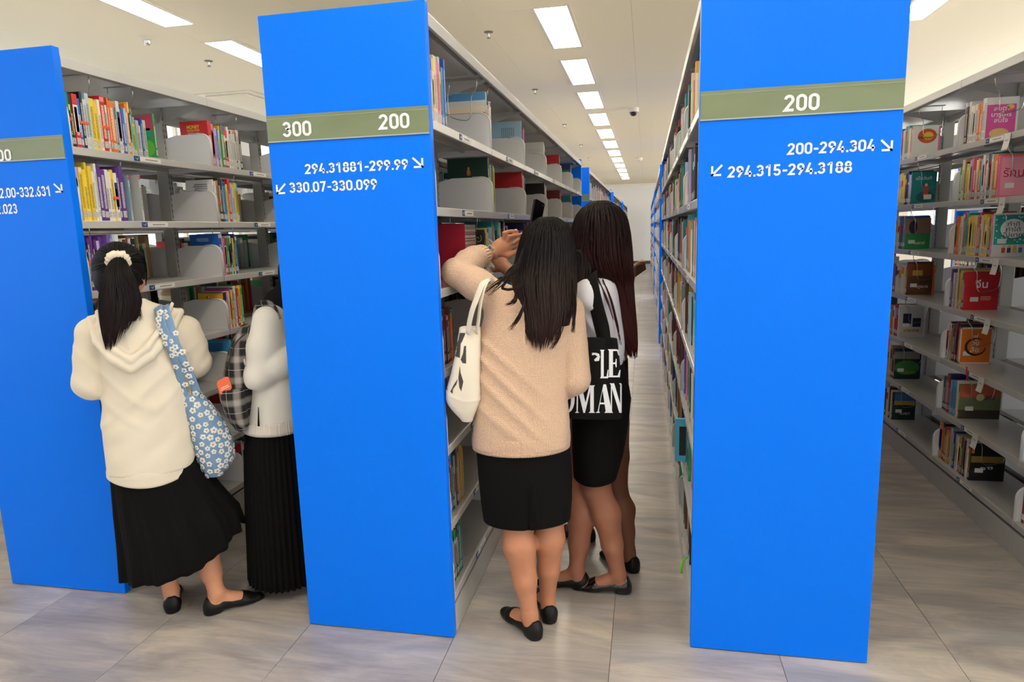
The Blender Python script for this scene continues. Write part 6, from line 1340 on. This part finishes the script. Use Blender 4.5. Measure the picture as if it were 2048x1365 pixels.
sL, eL, wL = P(1178, 602, 0), P(1175, 690, .02), P(1215, 600, .2); f.chain([P(1200, 590, 0), sL, eL, wL], [.045, .042, .034, .023], .02); hand(f, wL, P(1235, 570, .2)-wL, Zv, .6, .9, -1)
f.build('body', 'skin_deep', pE, 2); shoe(g1, dE1, pE); shoe(g2, dE2, pE)
def bE(f):
    f.stack(E_.rows([(568, 1188, 1226, .06), (582, 1172, 1242, .09), (620, 1166, 1248, .105), (680, 1166, 1252, .11), (726, 1168, 1252, .115)]), E_.r, E_.d, .02); f.chain([sR, sR*.35+eR*.65], [.048, .048], .02); f.chain([sL, sL*.35+eL*.65], [.048, .048], .02); w = waves(95, 6, 42); f.fold(lambda p: .003*w(p))
lo, hi = bounds([sL, sR, eL, eR, P(1166, 730, 0), P(1252, 730, 0), P(1206, 565, 0)], .15); garment('shirt', lo, hi, .008, 'shirt_white', pE, bE)
V, F = rings(E_, [(718, 1168, 1256, .118), (790, 1162, 1258, .135), (900, 1166, 1252, .128), (978, 1172, 1243, .115)], 90); npmesh('skirt', V, F, 'skirt_black', pE)
hair(E_, [(430, 1192, 1218, 0, .045), (440, 1176, 1234, 0, .08), (470, 1164, 1246, 0, .10), (510, 1162, 1248, 0, .10), (560, 1166, 1244, -.01, .085), (610, 1176, 1236, -.04, .05)], 260, 'hair', 'hair_black', pE, (.85, 1.0), 33, .9, .006, .9)
tK = thing('open_book', tuple(P(1275, 545, .06)), 'open paperback with a dark cover and yellowed pages held up in the aisle', 'book')
a, b, c, d4 = P(1255, 545, .02), P(1289, 522, .10), P(1292, 539, .10), P(1256, 565, .02); n1 = nrm(np.cross(b-a, d4-a)); n1 = n1 if n1@E_.d < 0 else -n1
m_ = MB(); slab(m_, (a, b, c, d4), n1, 0, .0015, 0, .02); m_.build('cover', 'brown_cover', tK)
m_ = MB(); top = [a+(b-a)*u for u in (0, .25, .5, .75, 1)]; bot = [d4+(c-d4)*u for u in (0, .25, .5, .75, 1)]; th = [.004, .012, .016, .014, .008]; up_ = nrm(np.cross(n1, b-a)); up_ = up_ if up_[2] > 0 else -up_
for s_ in range(5):
    o1 = [top[i]-n1*th[i]*(s_+.3)/5+up_*(.001+.0022*s_) for i in range(5)]; o2 = [bot[i]-n1*th[i]*(s_+.3)/5 for i in range(5)]; o3 = [p-n1*.0008 for p in o1]; o4 = [p-n1*.0008 for p in o2]
    for i in range(4): m_.face([o1[i], o1[i+1], o2[i+1], o2[i]]); m_.face([o3[i], o4[i], o4[i+1], o3[i+1]]); m_.face([o1[i], o3[i], o3[i+1], o1[i+1]]); m_.face([o2[i], o2[i+1], o4[i+1], o4[i]])
m_.build('page_block', 'page_gold', tK)
for o in list(S.objects):
    if o.type == 'MESH': o.data.update()
